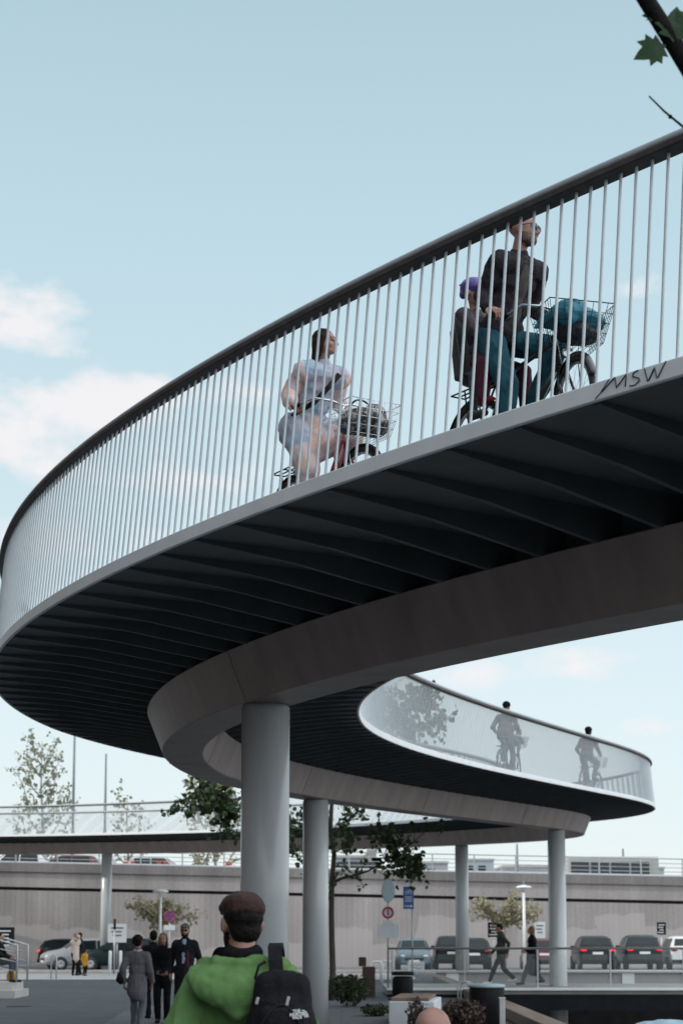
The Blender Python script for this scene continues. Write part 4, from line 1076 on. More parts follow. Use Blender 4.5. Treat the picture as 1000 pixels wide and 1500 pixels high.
# woman walking away in grey
J = stand(1.64, .17)
person("woman in long grey knit walking away with a pink scarf and dark curly hair", J, dict(hair=K['hairb'], hairstyle='curly', top=K['greyk'], topname="cardigan", hem=.30, bulk=.025, legs=K['jean'], shoes=K['blackc'], scarf=K['pink'], sler=(.075, .066, .055), wr=(.010, 11)), (gx_at(203, 31), 31, 0), math.radians(84), .94, .014, GA)
sb = thing("shoulder_bag", "black shoulder bag hanging at the left side of the woman in grey", "bag", (gx_at(203, 31), 31, 0), math.radians(84))
fuse("bag_body", [('e', V(-.02, .28, .93), (.16, .07, .13), None, 0), ('c', V(-.12, .28, .90), V(.10, .28, .90), .07, .07, 0)], ny, .016, 2, sb, (.006, 12))
MB().tube([V(-.10, .285, 1.0), V(-.06, .22, 1.25), V(-.02, .14, 1.40), V(.06, .20, 1.25), V(.08, .285, 1.0)], .011, 6).build("strap", ny, sb)
# woman in black facing us, hands together
J = stand(1.69, 0, arms=dict(l=(.20, .035, 1.0), r=(.20, -.03, .99)))
person("woman in black with long light hair facing the camera, hands clasped", J, dict(hair=K['hairl'], hairstyle='long', top=K['blackc'], hem=.18, bulk=.016, legs=K['blackc'], shoes=K['blackc'], curl=.9, hdl=V(.2, -1, -.1), hdr=V(.2, 1, -.1), hnl=V(-1, 0, 0), hnr=V(-1, 0, 0), yaw=-.1), (gx_at(240, 34), 34, 0), math.radians(-88), .965, .014, GA)
J = stand(1.74)
person("person all in black standing behind the woman with clasped hands, back turned", J, dict(hair=K['hairk'], hairstyle='short', top=K['blackc'], hem=.1, bulk=.025, legs=K['blackc'], shoes=K['blackc']), (gx_at(226, 36), 36, 0), math.radians(105), .99, .016, GA)
J = stand(1.86, .0)
cm, H, Rh = person("man with khaki cap, dark jacket and pale blue shirt facing the camera", J, dict(hair=K['hairb'], hairstyle='short', beard=True, cap=K['khaki'], top=K['navy'], bulk=.03, hem=.1, shirt=K['blue'], legs=K['blackc'], shoes=K['blackc'], yaw=.05), (gx_at(272, 33.2), 33.2, 0), math.radians(-95), 1.06, .014, GA)
gl = MB()
for y in (-.033, .033): gl.ball(H(.106, y, .002), (.008, .028, .022), 0, 10, Rh)
gl.tube([H(.108, -.05, .008), H(.108, .05, .008)], .004, 6); gl.build("sunglasses", MT['glass'], cm)
fuse("vest", [('e', V(.10, .055, 1.30), (.05, .05, .20), None, 0), ('e', V(.10, .05, 1.12), (.06, .06, .14), None, 0)], K['maroon'], .016, 2, cm)
J = stand(1.80)
person("person in black jacket mostly hidden behind the man in green", J, dict(hair=K['hairk'], hairstyle='short', top=K['blackc'], bulk=.03, hem=.1, legs=K['blackc'], shoes=K['blackc']), (gx_at(343, 20.5), 20.5, 0), math.radians(-80), 1.02, .016, GA)
# couple on the footbridge
J = stand(1.74, .36); J['head'] = J['head'] + V(.03, 0, -.015)
person("man in olive jacket striding along the footbridge, head bowed", J, dict(hair=K['hairk'], hairstyle='short', pitch=.4, top=K['olive'], bulk=.022, hem=.08, legs=K['blackc'], shoes=MT['white']), (gx_at(733, 51.3), 51.3, .24), math.radians(180), .99, .018, "couple on the footbridge")
J = stand(1.66, .30, arms=dict(l=(.16, .16, 1.02), r=(.18, -.14, 1.06)))
def coatskirt(J, k): return [('c', J['hip'] + V(0, 0, .02), J['hip'] + V(-.03, 0, -.40), .155, .19, 0)]
person("ginger-haired woman in black coat and grey skirt on the footbridge", J, dict(hair=K['hairg'], hairstyle='long', top=K['blackc'], bulk=.025, hem=.10, skirt=K['greyskirt'], skirtp=coatskirt, legs=K['slate'], shoes=K['blackc'], yaw=.1), (gx_at(778, 50.9), 50.9, .24), math.radians(175), .95, .018, "couple on the footbridge")
# far couple and child by the cars
J = stand(1.72, .0, arms=dict(l=(.14, .10, 1.58), r=(.16, -.06, 1.50)))
person("person in long beige coat with arms raised beside the parked cars", J, dict(hair=K['hairl'], hairstyle='short', top=K['beige'], hem=.45, bulk=.035, legs=K['blackc'], shoes=K['blackc']), (gx_at(112, 74), 74, 0), math.radians(-60), .98, .024)
J = stand(1.76)
person("person in navy jacket standing close behind the beige coat", J, dict(hair=K['hairb'], hairstyle='short', top=K['navy'], bulk=.03, legs=K['blackc'], shoes=K['blackc'], hem=.1), (gx_at(119, 75), 75, 0), math.radians(200), 1.0, .024)
J = stand(1.06)
person("child in mustard jacket standing beside the couple near the white column", J, dict(hs=.78, hair=K['hairb'], hairstyle='short', top=K['yellow'], bulk=.045, hem=.25, legs=K['blackc'], shoes=K['blackc']), (gx_at(126, 73.5), 73.5, 0), math.radians(60), .62, .02)

def seated(sz, fwd=.42):
    J = dict(hip=V(0, 0, sz + .09), neck=V(.03, 0, sz + .60), head=V(.07, 0, sz + .765))
    for s, n in ((1, 'l'), (-1, 'r')):
        J['sh' + n] = V(.03, s * .18, sz + .545); J['wr' + n] = V(.36, s * .10, sz + .22); J['el' + n] = ik(J['sh' + n], J['wr' + n], .29, .27, (-.4, s * .7, -.7))
        J['hj' + n] = V(.02, s * .09, sz + .08); J['kn' + n] = V(fwd, s * .12, sz + .11); J['an' + n] = V(fwd + .03, s * .12, sz - .36)
    return J
person("bald man sitting at the lower edge of the picture, only his crown in view", seated(.45), dict(pitch=.12, hs=1.02, hair=K['stub'], top=K['slate'], bulk=.02, legs=K['navy'], shoes=K['blackc']), (gx_at(629, 8.0) - .02, 7.9, 0), math.radians(62), 1.0, .012)
bn = thing("bench", "timber bench under the seated bald man", "bench", (gx_at(629, 8.0), 7.85, 0), math.radians(62))
for i in range(4): MB().box((-.15 + i * .11, 0, .40), (.095, 1.5, .04), bev=.005).build("slat", m_timber, bn)
for y in (-.55, .55): MB().box((.01, y, .19), (.40, .07, .376), bev=.005).build("leg", MT['alu'], bn)
# person resting on the steps at the left edge
J = seated(.84)
person("person in dark clothes sitting on the wall by the steps at the left edge", J, dict(hair=K['hairb'], hairstyle='short', top=K['blackc'], bulk=.02, legs=K['slate'], shoes=K['blackc'], curl=.4), (-9.25, 48.3, 0), math.radians(-8), .95, .018)
# ------------------------------------------------------------------ trees and shrubs
LEAF = dict(dark=leaf_mat("plane_leaf", (.022, .045, .014), (.06, .10, .03)), pale=leaf_mat("pale_leaf", (.20, .22, .15), (.34, .35, .25), .35), yel=leaf_mat("yellowing_leaf", (.24, .23, .10), (.40, .37, .18), .35),
            willow=leaf_mat("dry_willow_leaf", (.24, .22, .13), (.42, .38, .25), .3), bush=leaf_mat("shrub_leaf", (.022, .036, .014), (.055, .08, .03)), redbush=leaf_mat("reddish_shrub_leaf", (.035, .028, .022), (.09, .05, .04)), near=leaf_mat("near_leaf", (.006, .036, .006), (.012, .06, .012), .4))
BARK = mat("bark", (.06, .05, .042), .9, .35, 12, .5, 40, stretch=(1, 1, .3)); BARKP = mat("pale_bark", (.32, .29, .25), .9, .2, 12, .3, 40)
def rdir(rng):
    while True:
        v = Vector((rng.uniform(-1, 1), rng.uniform(-1, 1), rng.uniform(-1, 1)))
        if .05 < v.length < 1: return v.normalized()
def add_leaf(mb, p, size, rng, droop=.35):
    t = rdir(rng); t.z -= droop; t.normalize(); s = t.cross(rdir(rng)).normalized(); n = t.cross(s)
    a = size * rng.uniform(.65, 1.2); w = a * rng.uniform(.36, .5); f = n * a * .12
    mb.add([p, p + t * a * .4 + s * w + f, p + t * a * .75 + s * w * .75 + f, p + t * a, p + t * a * .75 - s * w * .75 + f, p + t * a * .4 - s * w + f], [(0, 1, 2, 3), (0, 3, 4, 5)], 0)
def twigs(tr, lf, a, b, rng, n, size, L, r, leaves):
    """side twigs with leaves along the limb a-b"""
    for i in range(n):
        p = a.lerp(b, rng.random()); d = rdir(rng) + Vector((0, 0, .25)) + (b - a).normalized() * .6; d.normalize()
        m = p + d * L * rng.uniform(.4, .6); e = m + (d + rdir(rng) * .5).normalized() * L * rng.uniform(.3, .6)
        tr.tube([p, m, e], [r, r * .7, r * .35], 5, caps=False)
        for j in range(leaves):
            q = p.lerp(m, rng.random()) if rng.random() < .35 else m.lerp(e, rng.random() * 1.1)
            add_leaf(lf, q + rdir(rng) * size * .5, size, rng)
def tree(name, label, base, limbs, leafm, bark, seed, size, twn, L, leaves, group=None, tr_r=.012):
    """limbs: list of (points, radii, twigs factor)"""
    rng = random.Random(seed); root = thing(name, label, "tree", base, 0, group); base = Vector(base)
    tr, lf = MB(), MB()
    for pts, rad, tf in limbs:
        pts = [Vector(p) - base for p in pts]
        # jitter between the given points so limbs are not straight
        P, Rr = [pts[0]], [rad[0]]
        for i in range(1, len(pts)):
            m = pts[i - 1].lerp(pts[i], .5) + rdir(rng) * (pts[i] - pts[i - 1]).length * .06
            P += [m, pts[i]]; Rr += [(rad[i - 1] + rad[i]) / 2, rad[i]]
        tr.tube(P, Rr, 8)
        if tf:
            for i in range(1, len(P)): twigs(tr, lf, P[i - 1], P[i], rng, max(1, int(twn * tf)), size, L, tr_r, leaves)
    tr.build("trunk", bark, root); lf.build("crown", leafm, root, fixn=False)
    return root
TY = 46.0
A = lambda x, y, Y=TY: at(x, y, Y)
tree("plane_tree", "plane tree with dark broad leaves rising inside the bridge's curve behind the second column", (A(485, 1463).x, TY, 0), [
    ([V(A(485, 1463).x, TY, 0), A(486, 1380), A(486, 1292), A(484, 1215), A(497, 1130), A(520, 1085)], [.085, .075, .066, .055, .042, .034], 0),
    ([A(520, 1085), A(560, 1060, 45.5), A(605, 1030, 45.2), A(640, 1030, 45)], [.04, .03, .02, .01], 1.3),
    ([A(520, 1085), A(548, 1040, 47), A(572, 1022, 47)], [.035, .02, .01], 1.5),
    ([A(560, 1062, 45.5), A(610, 1068, 46), A(648, 1060, 46)], [.025, .018, .01], 1.5),
    ([A(575, 1050, 46), A(600, 1028, 46.5), A(625, 1022, 46.5)], [.02, .015, .01], 1.3),
    ([A(497, 1130), A(545, 1105, 47), A(600, 1085, 47)], [.03, .02, .01], 1.2),
    ([A(484, 1222), A(440, 1206, 45.5), A(390, 1196, 45), A(330, 1188, 45)], [.045, .03, .022, .01], 1.1), ([A(350, 1190, 45), A(300, 1182, 45), A(264, 1182, 44.5)], [.018, .012, .006], 1.4), ([A(345, 1190, 45), A(318, 1165, 45.4), A(300, 1158, 45.4)], [.015, .01, .006], 1.9), ([A(345, 1192, 45), A(325, 1210, 45)], [.012, .006], 1.3),
    ([A(485, 1318), A(455, 1275, 45.5), A(430, 1248, 45), A(424, 1210, 45)], [.04, .028, .018, .01], .6),
    ([A(486, 1294), A(520, 1282, 45.6), A(560, 1264, 45.2), A(600, 1238, 45), A(640, 1204, 45)], [.04, .03, .022, .015, .008], .28), ([A(575, 1256, 45.2), A(592, 1262, 45), A(604, 1275, 45)], [.014, .01, .006], 1.3), ([A(585, 1248, 45.1), A(575, 1232, 45.3), A(562, 1228, 45.3)], [.014, .01, .006], .8),
    ([A(486, 1225), A(510, 1200, 46.5), A(540, 1182, 47)], [.03, .02, .01], .7), ([A(486, 1250), A(508, 1240, 45.5), A(520, 1225, 45)], [.02, .012, .006], .4),
], LEAF['dark'], BARK, 5, .155, 8, .55, 6)
FG = "thin trees beyond the raised road"
def slender(label, px, py_top, Y, w, seed, leafm, n=9, lv=7, size=.22):
    b = at(px, 1300, Y); b.z = 0; top = at(px, py_top, Y); rng = random.Random(seed); limbs = [([b, b.lerp(top, .5) + V(.2, 0, 0), top], [.14, .09, .02], .25)]
    H_ = top.z
    for i in range(13):
        t = .40 + .56 * i / 13; p = b.lerp(top, t); s = 1 if i % 2 else -1; r = w * (1.2 - t) * rng.uniform(.7, 1.2) * 1.5
        limbs.append(([p, p + V(s * r * .5, rng.uniform(-.8, .8), r * .55), p + V(s * r * .8, rng.uniform(-1, 1), r * 1.4)], [.05, .03, .012], .75))
    return tree("slender_tree", label, b, limbs, leafm, BARKP, seed, size, n, .9, lv, FG)
slender("tall slender pale-leaved tree beyond the raised road, tallest of the thin trees", 62, 1086, 112, 2.3, 11, LEAF['pale'], 6, 6)
slender("small sparse tree beyond the raised road right of the two masts", 187, 1168, 112, 1.5, 12, LEAF['pale'], 3, 4)
slender("yellowing tree beyond the raised road beside the near column", 312, 1132, 112, 2.2, 13, LEAF['yel'], 7, 7)
def willow(label, px, seed):
    Y = 88.5; b = at(px, 1415, Y); b.z = 0; rng = random.Random(seed); limbs = [([b, at(px - 1, 1385, Y), at(px, 1352, Y)], [.11, .09, .08], 0)]
    for i in range(15):
        a = rng.uniform(-1.15, 1.15); L = rng.uniform(1.4, 2.1); p = at(px, 1355, Y); d = V(math.sin(a), rng.uniform(-.5, .5), math.cos(a) * .75)
        limbs.append(([p, p + d * L * .55, p + d * L + V(0, 0, -.12 * abs(a))], [.045, .028, .012], .8))
    return tree("small_tree", label, b, limbs, LEAF['willow'], BARKP, seed, .17, 6, .5, 5, "small pale trees in front of the wall")
willow("small pale round-headed tree before the wall beside the no stopping sign", 238, 21)
willow("small pale round-headed tree before the wall above the striding man", 738, 22)

# tree standing outside the picture to the right, one limb of it reaching in at the top corner
rt = thing("plane_tree", "plane tree to the right of the camera, a dark limb reaching into the top corner", "tree", (3.0, 6.2, 0))
tr, lf = MB(), MB(); o = V(3.0, 6.2, 0)
tr.tube([V(0, 0, 0), V(.05, 0, 2), V(-.02, .05, 3.6), V(-.1, .1, 5.4)], [.17, .14, .12, .09], 12)
NBARK = mat('dark_bark', (.012, .011, .011), .9, .3, 20, .4, 60, spec=.15)  # bark darker than on the other trees
lb = [at(1400, 560, 6.15), at(1160, 330, 6.05), at(1040, 150, 6.0), at(985, 62, 6.0), at(930, -25, 5.95), at(860, -130, 5.9)]
tr.tube([V(-.02, .05, 3.0)] + [q - o for q in lb], [.07, .05, .042, .036, .032, .029, .025], 12)
tr.tube([q - o for q in (at(1120, 290, 6.04), at(1050, 232, 6.05), at(1000, 186, 6.08), at(972, 163, 6.1), at(950, 141, 6.12))], [.012, .008, .005, .004, .003], 8)
tr.ball(at(981, 171, 6.1) - o, .008)
tr.build("trunk", NBARK, rt)
LOBE = [(0, 0), (.10, .10), (.42, .14), (.32, .26), (.56, .40), (.40, .48), (.46, .72), (.24, .64), (.16, .80), (0, 1.02)]
def big_leaf(c, t, nrm, size):
    t = Vector(t).normalized(); n_ = Vector(nrm); n_ = (n_ - t * n_.dot(t)).normalized(); s = t.cross(n_)
    L_ = [c + (s * x + t * y) * size + n_ * size * (.10 * abs(x) - .12 * y * y) for x, y in LOBE]; Rr = [c + (-s * x + t * y) * size + n_ * size * (.10 * abs(x) - .12 * y * y) for x, y in LOBE]
    for X in (L_, Rr):
        cc = c + t * size * .42
        lf.add([cc] + X, [(0, i, i + 1) for i in range(1, len(X))], 0)
for (px, py), (tx, tz), sz in (((975, 66), (-.85, -.35), .125), ((962, 24), (-.9, .1), .055), ((985, 62), (.15, 1.0), .14), ((992, 45), (.8, .6), .12), ((1010, 98), (1, .2), .1)):
    p = at(px, py, 5.97) - o; big_leaf(p, V(tx, -.05, tz), V(.15, -1, .25), sz)
for a, b in (((985, 66), (1002, 96)), ((984, 82), (1000, 100)), ((998, 108), (960, 108))): tr2 = MB()
rng = random.Random(4)
for i in range(260):   # the rest of the crown, above the frame
    p = V(rng.gauss(0, 1.2), rng.gauss(0, 1.2), rng.uniform(6.2, 8.5)); d = rdir(rng); big_leaf(p, d, rdir(rng), rng.uniform(.09, .15))
lf.build("crown", LEAF['near'], rt, fixn=False)

def shrub(label, c, r, leafm, seed, n, size, group="shrubs in the planting beds"):
    rng = random.Random(seed); root = thing("shrub", label, "shrub", c, 0, group); st, lf_ = MB(), MB()
    for i in range(14):
        d = V(rng.uniform(-1, 1) * r[0], rng.uniform(-1, 1) * r[1], r[2] * rng.uniform(1.0, 2.0)) * .9
        st.tube([V(d.x * .2, d.y * .2, 0), d * .55, d], [.012, .008, .004], 5, caps=False)
    for i in range(n):
        d = rdir(rng); q = rng.random() ** .45
        lump = .8 + .35 * noise.noise(d * 2.2 + V(seed, 0, 0))
        add_leaf(lf_, V(d.x * r[0] * q * lump, d.y * r[1] * q * lump, max(.03, r[2] + d.z * r[2] * q * lump)), size, rng, 0)
    st.build("stems", BARK, root, fixn=False); lf_.build("foliage", leafm, root, fixn=False)
    return root
def gxy(px, Y): return ((px - 500) / FPX * Y * .994, Y, 0)
shrub("dark green shrub beside the brown bin, at the foot of the tree", gxy(512, 42), (.62, .7, .42), LEAF['bush'], 31, 1500, .075)
shrub("low dark green mound of ground-hugging shrub left of the pale block", gxy(549, 37), (.36, .5, .13), LEAF['bush'], 32, 700, .06)
shrub("reddish dark shrub between the pale block and the lidded container", gxy(678, 31), (.50, .55, .30), LEAF['redbush'], 33, 1300, .07)
shrub("straggly reddish sprig in front of the pale block", gxy(608, 29.5), (.20, .3, .36), LEAF['redbush'], 34, 330, .06)

# ------------------------------------------------------------------ vehicles
def car(label, loc, rz, paint, L=4.3, Wd=1.84, Hh=1.56, lit=False, front=False, group="cars parked along the wall"):
    Wd, L = Wd * .93, L * .90
    root = thing("car", label, "car", loc, rz, group); w = Wd / 2; k = L / 4.3; h = Hh / 1.56
    ST = [(-2.15, .80, .38, .70, .95, 1.00, .70), (-2.08, .87, .32, .70, 1.0, 1.10, .72), (-1.78, .90, .30, .70, 1.0, 1.47, .62), (-1.3, .92, .28, .68, .99, 1.55, .64), (-.6, .92, .26, .66, .98, 1.57, .65), (.1, .92, .26, .66, .97, 1.54, .64), (.45, .92, .26, .66, .97, 1.46, .63), (1.12, .915, .27, .66, .97, 1.05, .70), (1.75, .89, .28, .64, .90, .95, .68), (2.05, .82, .30, .60, .78, .84, .62), (2.15, .72, .36, .58, .68, .72, .52)]
    def ring(x, wb, zb, zm, zbelt, zt, wt):
        wb *= w / .92; wt *= w / .92; R_ = [(wb * .84, zb), (wb * .96, zb + .06), (wb, zb + .22), (wb, zm), (wb * .97, zbelt), (wt + (wb * .97 - wt) * .12, zt - .06 if zt - zbelt > .12 else zt - .015), (wt * .93, zt - .015 if zt - zbelt > .12 else zt - .004), (wt * .5, zt)]
        return [V(x * k, y, z * h) for y, z in R_] + [V(x * k, -y, z * h) for y, z in reversed(R_)]
    b = MB(); b.loft([ring(*s) for s in ST]); b.build("body", paint, root)
    def face(pts, name, m, off):
        c = sum(pts, V(0, 0, 0)) / len(pts); n_ = (pts[1] - pts[0]).cross(pts[2] - pts[0]).normalized()
        if n_.dot(c - V(0, 0, .7)) < 0: n_ = -n_
        q = MB(); a = [p + n_ * off for p in pts]; bb_ = [p - n_ * .03 for p in pts]; nn = len(pts)
        q.add(a + bb_, [tuple(range(nn)), tuple(range(2 * nn - 1, nn - 1, -1))] + [(i, (i + 1) % nn, nn + (i + 1) % nn, nn + i) for i in range(nn)])
        return q.build(name, m, root)
    W_ = lambda x, y, z: V(x * k, y * w / .92, z * h)
    face([W_(-2.06, -.70, 1.13), W_(-2.06, .70, 1.13), W_(-1.80, .60, 1.44), W_(-1.80, -.60, 1.44)], "rear_window", MT['glass'], .012)
    face([W_(1.06, -.70, 1.07), W_(1.06, .70, 1.07), W_(.47, .60, 1.455), W_(.47, -.60, 1.455)], "windscreen", MT['glass'], .012)
    for s in (-1, 1):
        for x0, x1 in ((-1.62, -.55), (-.47, .72)):
            xt0, xt1 = max(x0, -1.55), min(x1, .36)
            face([W_(x0, s * .885, 1.02), W_(x1, s * .885, 1.02), W_(xt1, s * .70, 1.44), W_(xt0, s * .70, 1.46)], "side_window", MT['glass'], .012)
        for x in (-1.32, 1.38):
            wl_ = empty("wheel", W_(x, s * .83, 0) + V(0, 0, .33), 0, root)
            MB().lathe([(.20, -.10), (.32, -.10), (.335, -.07), (.335, .07), (.32, .10), (.20, .10)], (0, 0, 0), 24, axis=(0, 1, 0), caps=False).build("tyre", MT['rubber'], wl_)
            MB().lathe([(.03, -.05), (.08, -.09), (.215, -.085), (.215, .085), (.08, .09), (.03, .05)], (0, 0, 0), 20, axis=(0, 1, 0)).build("rim", MT['alu'], wl_)
        MB().ball(W_(-2.10, s * .70, .93), (.10 * k, .17, .075), 0, 12).build("tail_light", TAILM if lit else TAILD, root)
        MB().ball(W_(2.02, s * .60, .70), (.13, .17, .075), 0, 12).build("headlight", HEADM, root)
        MB().ball(W_(.80, s * .94, 1.06), (.05, .08, .06), 0, 10).build("wing_mirror", paint, root)
    MB().box(W_(-2.155, 0, .78), (.02, .50, .11), bev=.004).build("number_plate", MT['white'], root); MB().box(W_(2.16, 0, .46), (.02, .50, .11), bev=.004).build("number_plate", MT['white'], root)
    MB().box(W_(-2.13, 0, .42), (.10, 1.55, .16), bev=.03).build("rear_bumper", MT['black'], root)
    MB().box(W_(2.13, 0, .56), (.06, .9, .12), bev=.02).build("grille", MT['black'], root)
    return root
TAILM = emit_mat("lit_tail_lamp", (.75, .02, .02), 1.6); TAILD = mat("tail_lamp", (.22, .012, .015), .2, .05, coat=.5); HEADM = mat("headlamp_lens", (.55, .58, .60), .1, .05, spec=.8)
def paint(n_, c): return mat(n_, c, .3, .04, 3, spec=.35, coat=.12)
PD, PG, PS, PB, PW, PT, PR = paint("black_paint", (.008, .009, .011)), paint("graphite_paint", (.014, .017, .02)), paint("silver_paint", (.33, .35, .37)), paint("silver_blue_paint", (.12, .165, .195)), paint("white_car_paint", (.62, .63, .64)), paint("dark_teal_paint", (.008, .021, .023)), paint("dark_red_paint", (.13, .04, .05))
PY = 86.6
def cx(px, Y=84.5): return (px - 500) / FPX * Y
N_, S_ = math.radians(90), math.radians(-90)
car("silver-blue hatchback facing the camera behind the tall sign posts", (cx(605), PY - .6, 0), S_, PB, 4.0, 1.72, 1.5)
car("black car half hidden behind the left side of the middle column", (cx(664), PY + 1.4, 0), N_, PD, 4.2, 1.78, 1.62)
car("black estate car showing to the right of the middle column", (cx(693), PY, 0), N_, PD, 4.4, 1.8, 1.52)
car("dark red car seen behind the couple on the footbridge", (cx(797), PY + .6, 0), N_, PR, 4.2, 1.8, 1.5)
car("graphite car with glowing red tail lights, first right of the footbridge column", (cx(872), PY, 0), N_, PG, 4.4, 1.84, 1.62, True)
car("dark blue-grey SUV, second right of the footbridge column", (cx(940), PY, 0), N_, paint("blue_grey_paint", (.015, .022, .026)), 4.5, 1.88, 1.66, True)
car("white car cut off by the right edge", (cx(1003), PY, 0), N_, PW, 4.3, 1.82, 1.60)
car("dark teal car parked behind the far left column", (cx(186), 83.5, 0), math.radians(172), PT, 4.4, 1.8, 1.52)
car("silver car beside the people in long coats", (cx(128), 80.8 + 3.4, 0), math.radians(200), PS, 4.3, 1.8, 1.5)
car("dark car with red tail lights at the far left by the wall", (cx(98), 88.6, 0), math.radians(10), PD, 4.2, 1.78, 1.48, True)
# on the raised road
RG = "vehicles on the raised road"
vn = thing("minibus", "pale minibus with a row of dark windows on the raised road", "minibus", (at(897, 1275, 100).x, 100.5, wtop(14) - 1.2), 0, RG)
bmv = MB(); bmv.loft([[V(x, y * (1 - ins), z) for y, z in ((-1.02, .35), (-1.04, .9), (-1.02, 1.3), (-.93, 2.35), (-.8, 2.45), (.8, 2.45), (.93, 2.35), (1.02, 1.3), (1.04, .9), (1.02, .35))] for x, ins in ((-2.55, .08), (-2.45, 0), (2.0, 0), (2.5, .05))], smooth=False)
bmv.build("body", paint("minibus_grey", (.34, .34, .33)), vn)
for i in range(4): MB().box((-1.9 + i * 1.12, -1.0, 1.78), (1.0, .05, .72), rot=Matrix.Rotation(-.085, 3, 'X'), bev=.02).build("window", MT['glass'], vn)
for x in (-1.6, 1.6):
    for y in (-.9, .9): MB().lathe([(.05, -.1), (.33, -.1), (.35, 0), (.33, .1), (.05, .1)], (x, y, .35), 20, axis=(0, 1, 0)).build("wheel", MT['rubber'], vn)
car("white estate car on the raised road above the left sunlit pavement", (at(25, 1262, 100).x, 99, wtop(-17) - .75), math.radians(180), PW, 4.4, 1.8, 1.5, group=RG)
car("dark red car on the raised road left of the far left column", (at(96, 1262, 100).x, 100, wtop(-14) - .75), math.radians(180), PR, 4.4, 1.8, 1.5, True, group=RG)
car("silver car on the raised road right of the far left column", (at(235, 1262, 100).x, 100, wtop(-9) - .75), math.radians(0), PS, 4.3, 1.8, 1.5, True, group=RG)
car("graphite car on the raised road behind the tree's right branch", (at(535, 1262, 101).x, 100, wtop(1) - .75), math.radians(0), PG, 4.3, 1.8, 1.5, True, group=RG)
for i, px in enumerate((185, 195, 233, 243, 334)):
    b_ = thing("traffic_marker", ["red and white traffic marker post, leftmost of five", "red and white traffic marker post, second from the left", "red and white traffic marker post, middle of the five", "red and white traffic marker post, fourth from the left", "red and white traffic marker post beside the near column"][i], "traffic marker", (at(px, 1262, 96.6).x, 96.6, wtop(-8) - .75), 0, "traffic markers on the raised road")
    mk = MB(); mk.box((0, 0, .05), (.4, .4, .1), bev=.02); mk.build("foot", MT['black'], b_)
    ORG = mat("signal_red", (.62, .07, .035), .4, .05)
    for j in range(4): MB().box((0, 0, .22 + j * .26), (.24, .05, .258)).build("panel", ORG if j % 2 else MT['white'], b_)

# distant city blocks beyond the raised road
DB = "far city blocks on the skyline"
for i, (px, w_, top, Y, c) in enumerate(((520, 55, 1258, 260, (.28, .29, .31)), (545, 12, 1248, 250, (.30, .29, .28)), (625, 60, 1266, 300, (.33, .34, .36)), (700, 44, 1262, 330, (.36, .42, .46)), (770, 70, 1272, 300, (.34, .35, .36)), (940, 60, 1274, 320, (.36, .38, .40)))):
    x = (px - 500) / FPX * Y; W2 = w_ / FPX * Y; H2 = EYE + (1370 - top) / FPX * Y
    lab = ["low grey city block behind the tree's right branch", "narrow dark tower beside the low city block", "wide low pale block left of the middle column", "blue-grey tower block right of the middle column", "long low block between the two right columns", "pale block behind the minibus"][i]
    t = thing("city_block", lab, "building", (x, Y, 0), 0, DB); mw = mat("far_wall", c, .9, .1, .1)
    MB().box((0, 8, H2 / 2), (W2, 16, H2)).build("wall", mw, t); MB().box((0, 8, H2 + .2), (W2 + .3, 16.3, .4)).build("roof", m_conc, t)
    for f in range(3):
        for q in range(max(2, int(W2 / 3))): MB().box((-W2 / 2 + 1.2 + q * (W2 - 1.2) / max(2, int(W2 / 3)), -.02, H2 - 1.6 - f * 3.0), (1.4, .08, 1.4)).build("window", MT['glass'], t)

# ------------------------------------------------------------------ masts, lamps, signs
for px, top, lab in ((106, 1040, "tall thin grey mast beside the slender tree, left of two"), (153, 1104, "shorter thin grey mast, right of two"), (757, 1236, "thin lamp mast behind the footbridge column"), (912, 1243, "thin lamp mast above the minibus")):
    b_ = at(px, 1262, 108); b_.z = wtop(b_.x) - .75; t_ = at(px, top, 108)
    m = thing("mast", lab, "mast", b_, 0, "masts along the raised road")
    MB().tube([V(0, 0, 0), V(0, 0, (t_.z - b_.z) * .5), V(0, 0, t_.z - b_.z)], [.11, .09, .055], 10).build("pole", MT['mast'], m); MB().lathe([(.2, 0), (.2, .25), (.12, .3)], (0, 0, 0), 12).build("base", MT['alu'], m)
def lamp(px, Y, top, lab):
    b_ = at(px, 1418, Y); b_.z = 0; zt = at(px, top, Y).z
    m = thing("street_lamp", lab, "street lamp", b_, 0, "disc-headed lamps before the wall")
    MB().tube([V(0, 0, 0), V(0, 0, zt - .1)], [.075, .06], 12).build("pole", MT['white'], m)
    MB().lathe([(.05, -.30), (.10, -.16), (.36, -.06), (.38, -.02), (.30, .03), (.05, .08)], (0, 0, zt), 24).build("lamp_shade", MT['white'], m)
    MB().tube([V(0, 0, zt + .06), V(0, 0, zt + .25)], .015, 6).build("spike", MT['alu'], m)
lamp(234, 84, 1305, "white street lamp with disc head by the left small tree"); lamp(768, 84, 1299, "white street lamp with disc head by the striding couple")
SB, SR, SWT = mat("sign_blue", (.03, .10, .30), .4, .05), mat("sign_red", (.42, .03, .06), .4, .05), mat("sign_white", (.62, .66, .68), .4, .04)
sgnback = mat("sign_teal_grey", (.17, .25, .28), .4, .06)
def post(m, x, y, z0, z1, r=.03): MB().tube([V(x, y, z0), V(x, y, z1)], r, 10).build("pole", MT['alu'], m)
b_ = gxy(249, 78); s = thing("road_sign", "round blue no stopping sign with red ring and cross over a white plate", "road sign", b_)
post(s, 0, .05, 0, 2.75); zc = 2.47
MB().lathe([(.25, 0), (.25, .02)], (0, 0, zc), 28, axis=(0, -1, 0)).build("disc", SB, s)
MB().torus((0, -.022, zc), .225, .026, (0, 1, 0), 28, 6).build("ring", SR, s)
x_ = MB(); 
for a in (.785, -.785): x_.box((0, -.028, zc), (.44, .012, .05), rot=Matrix.Rotation(a, 3, 'Y'))
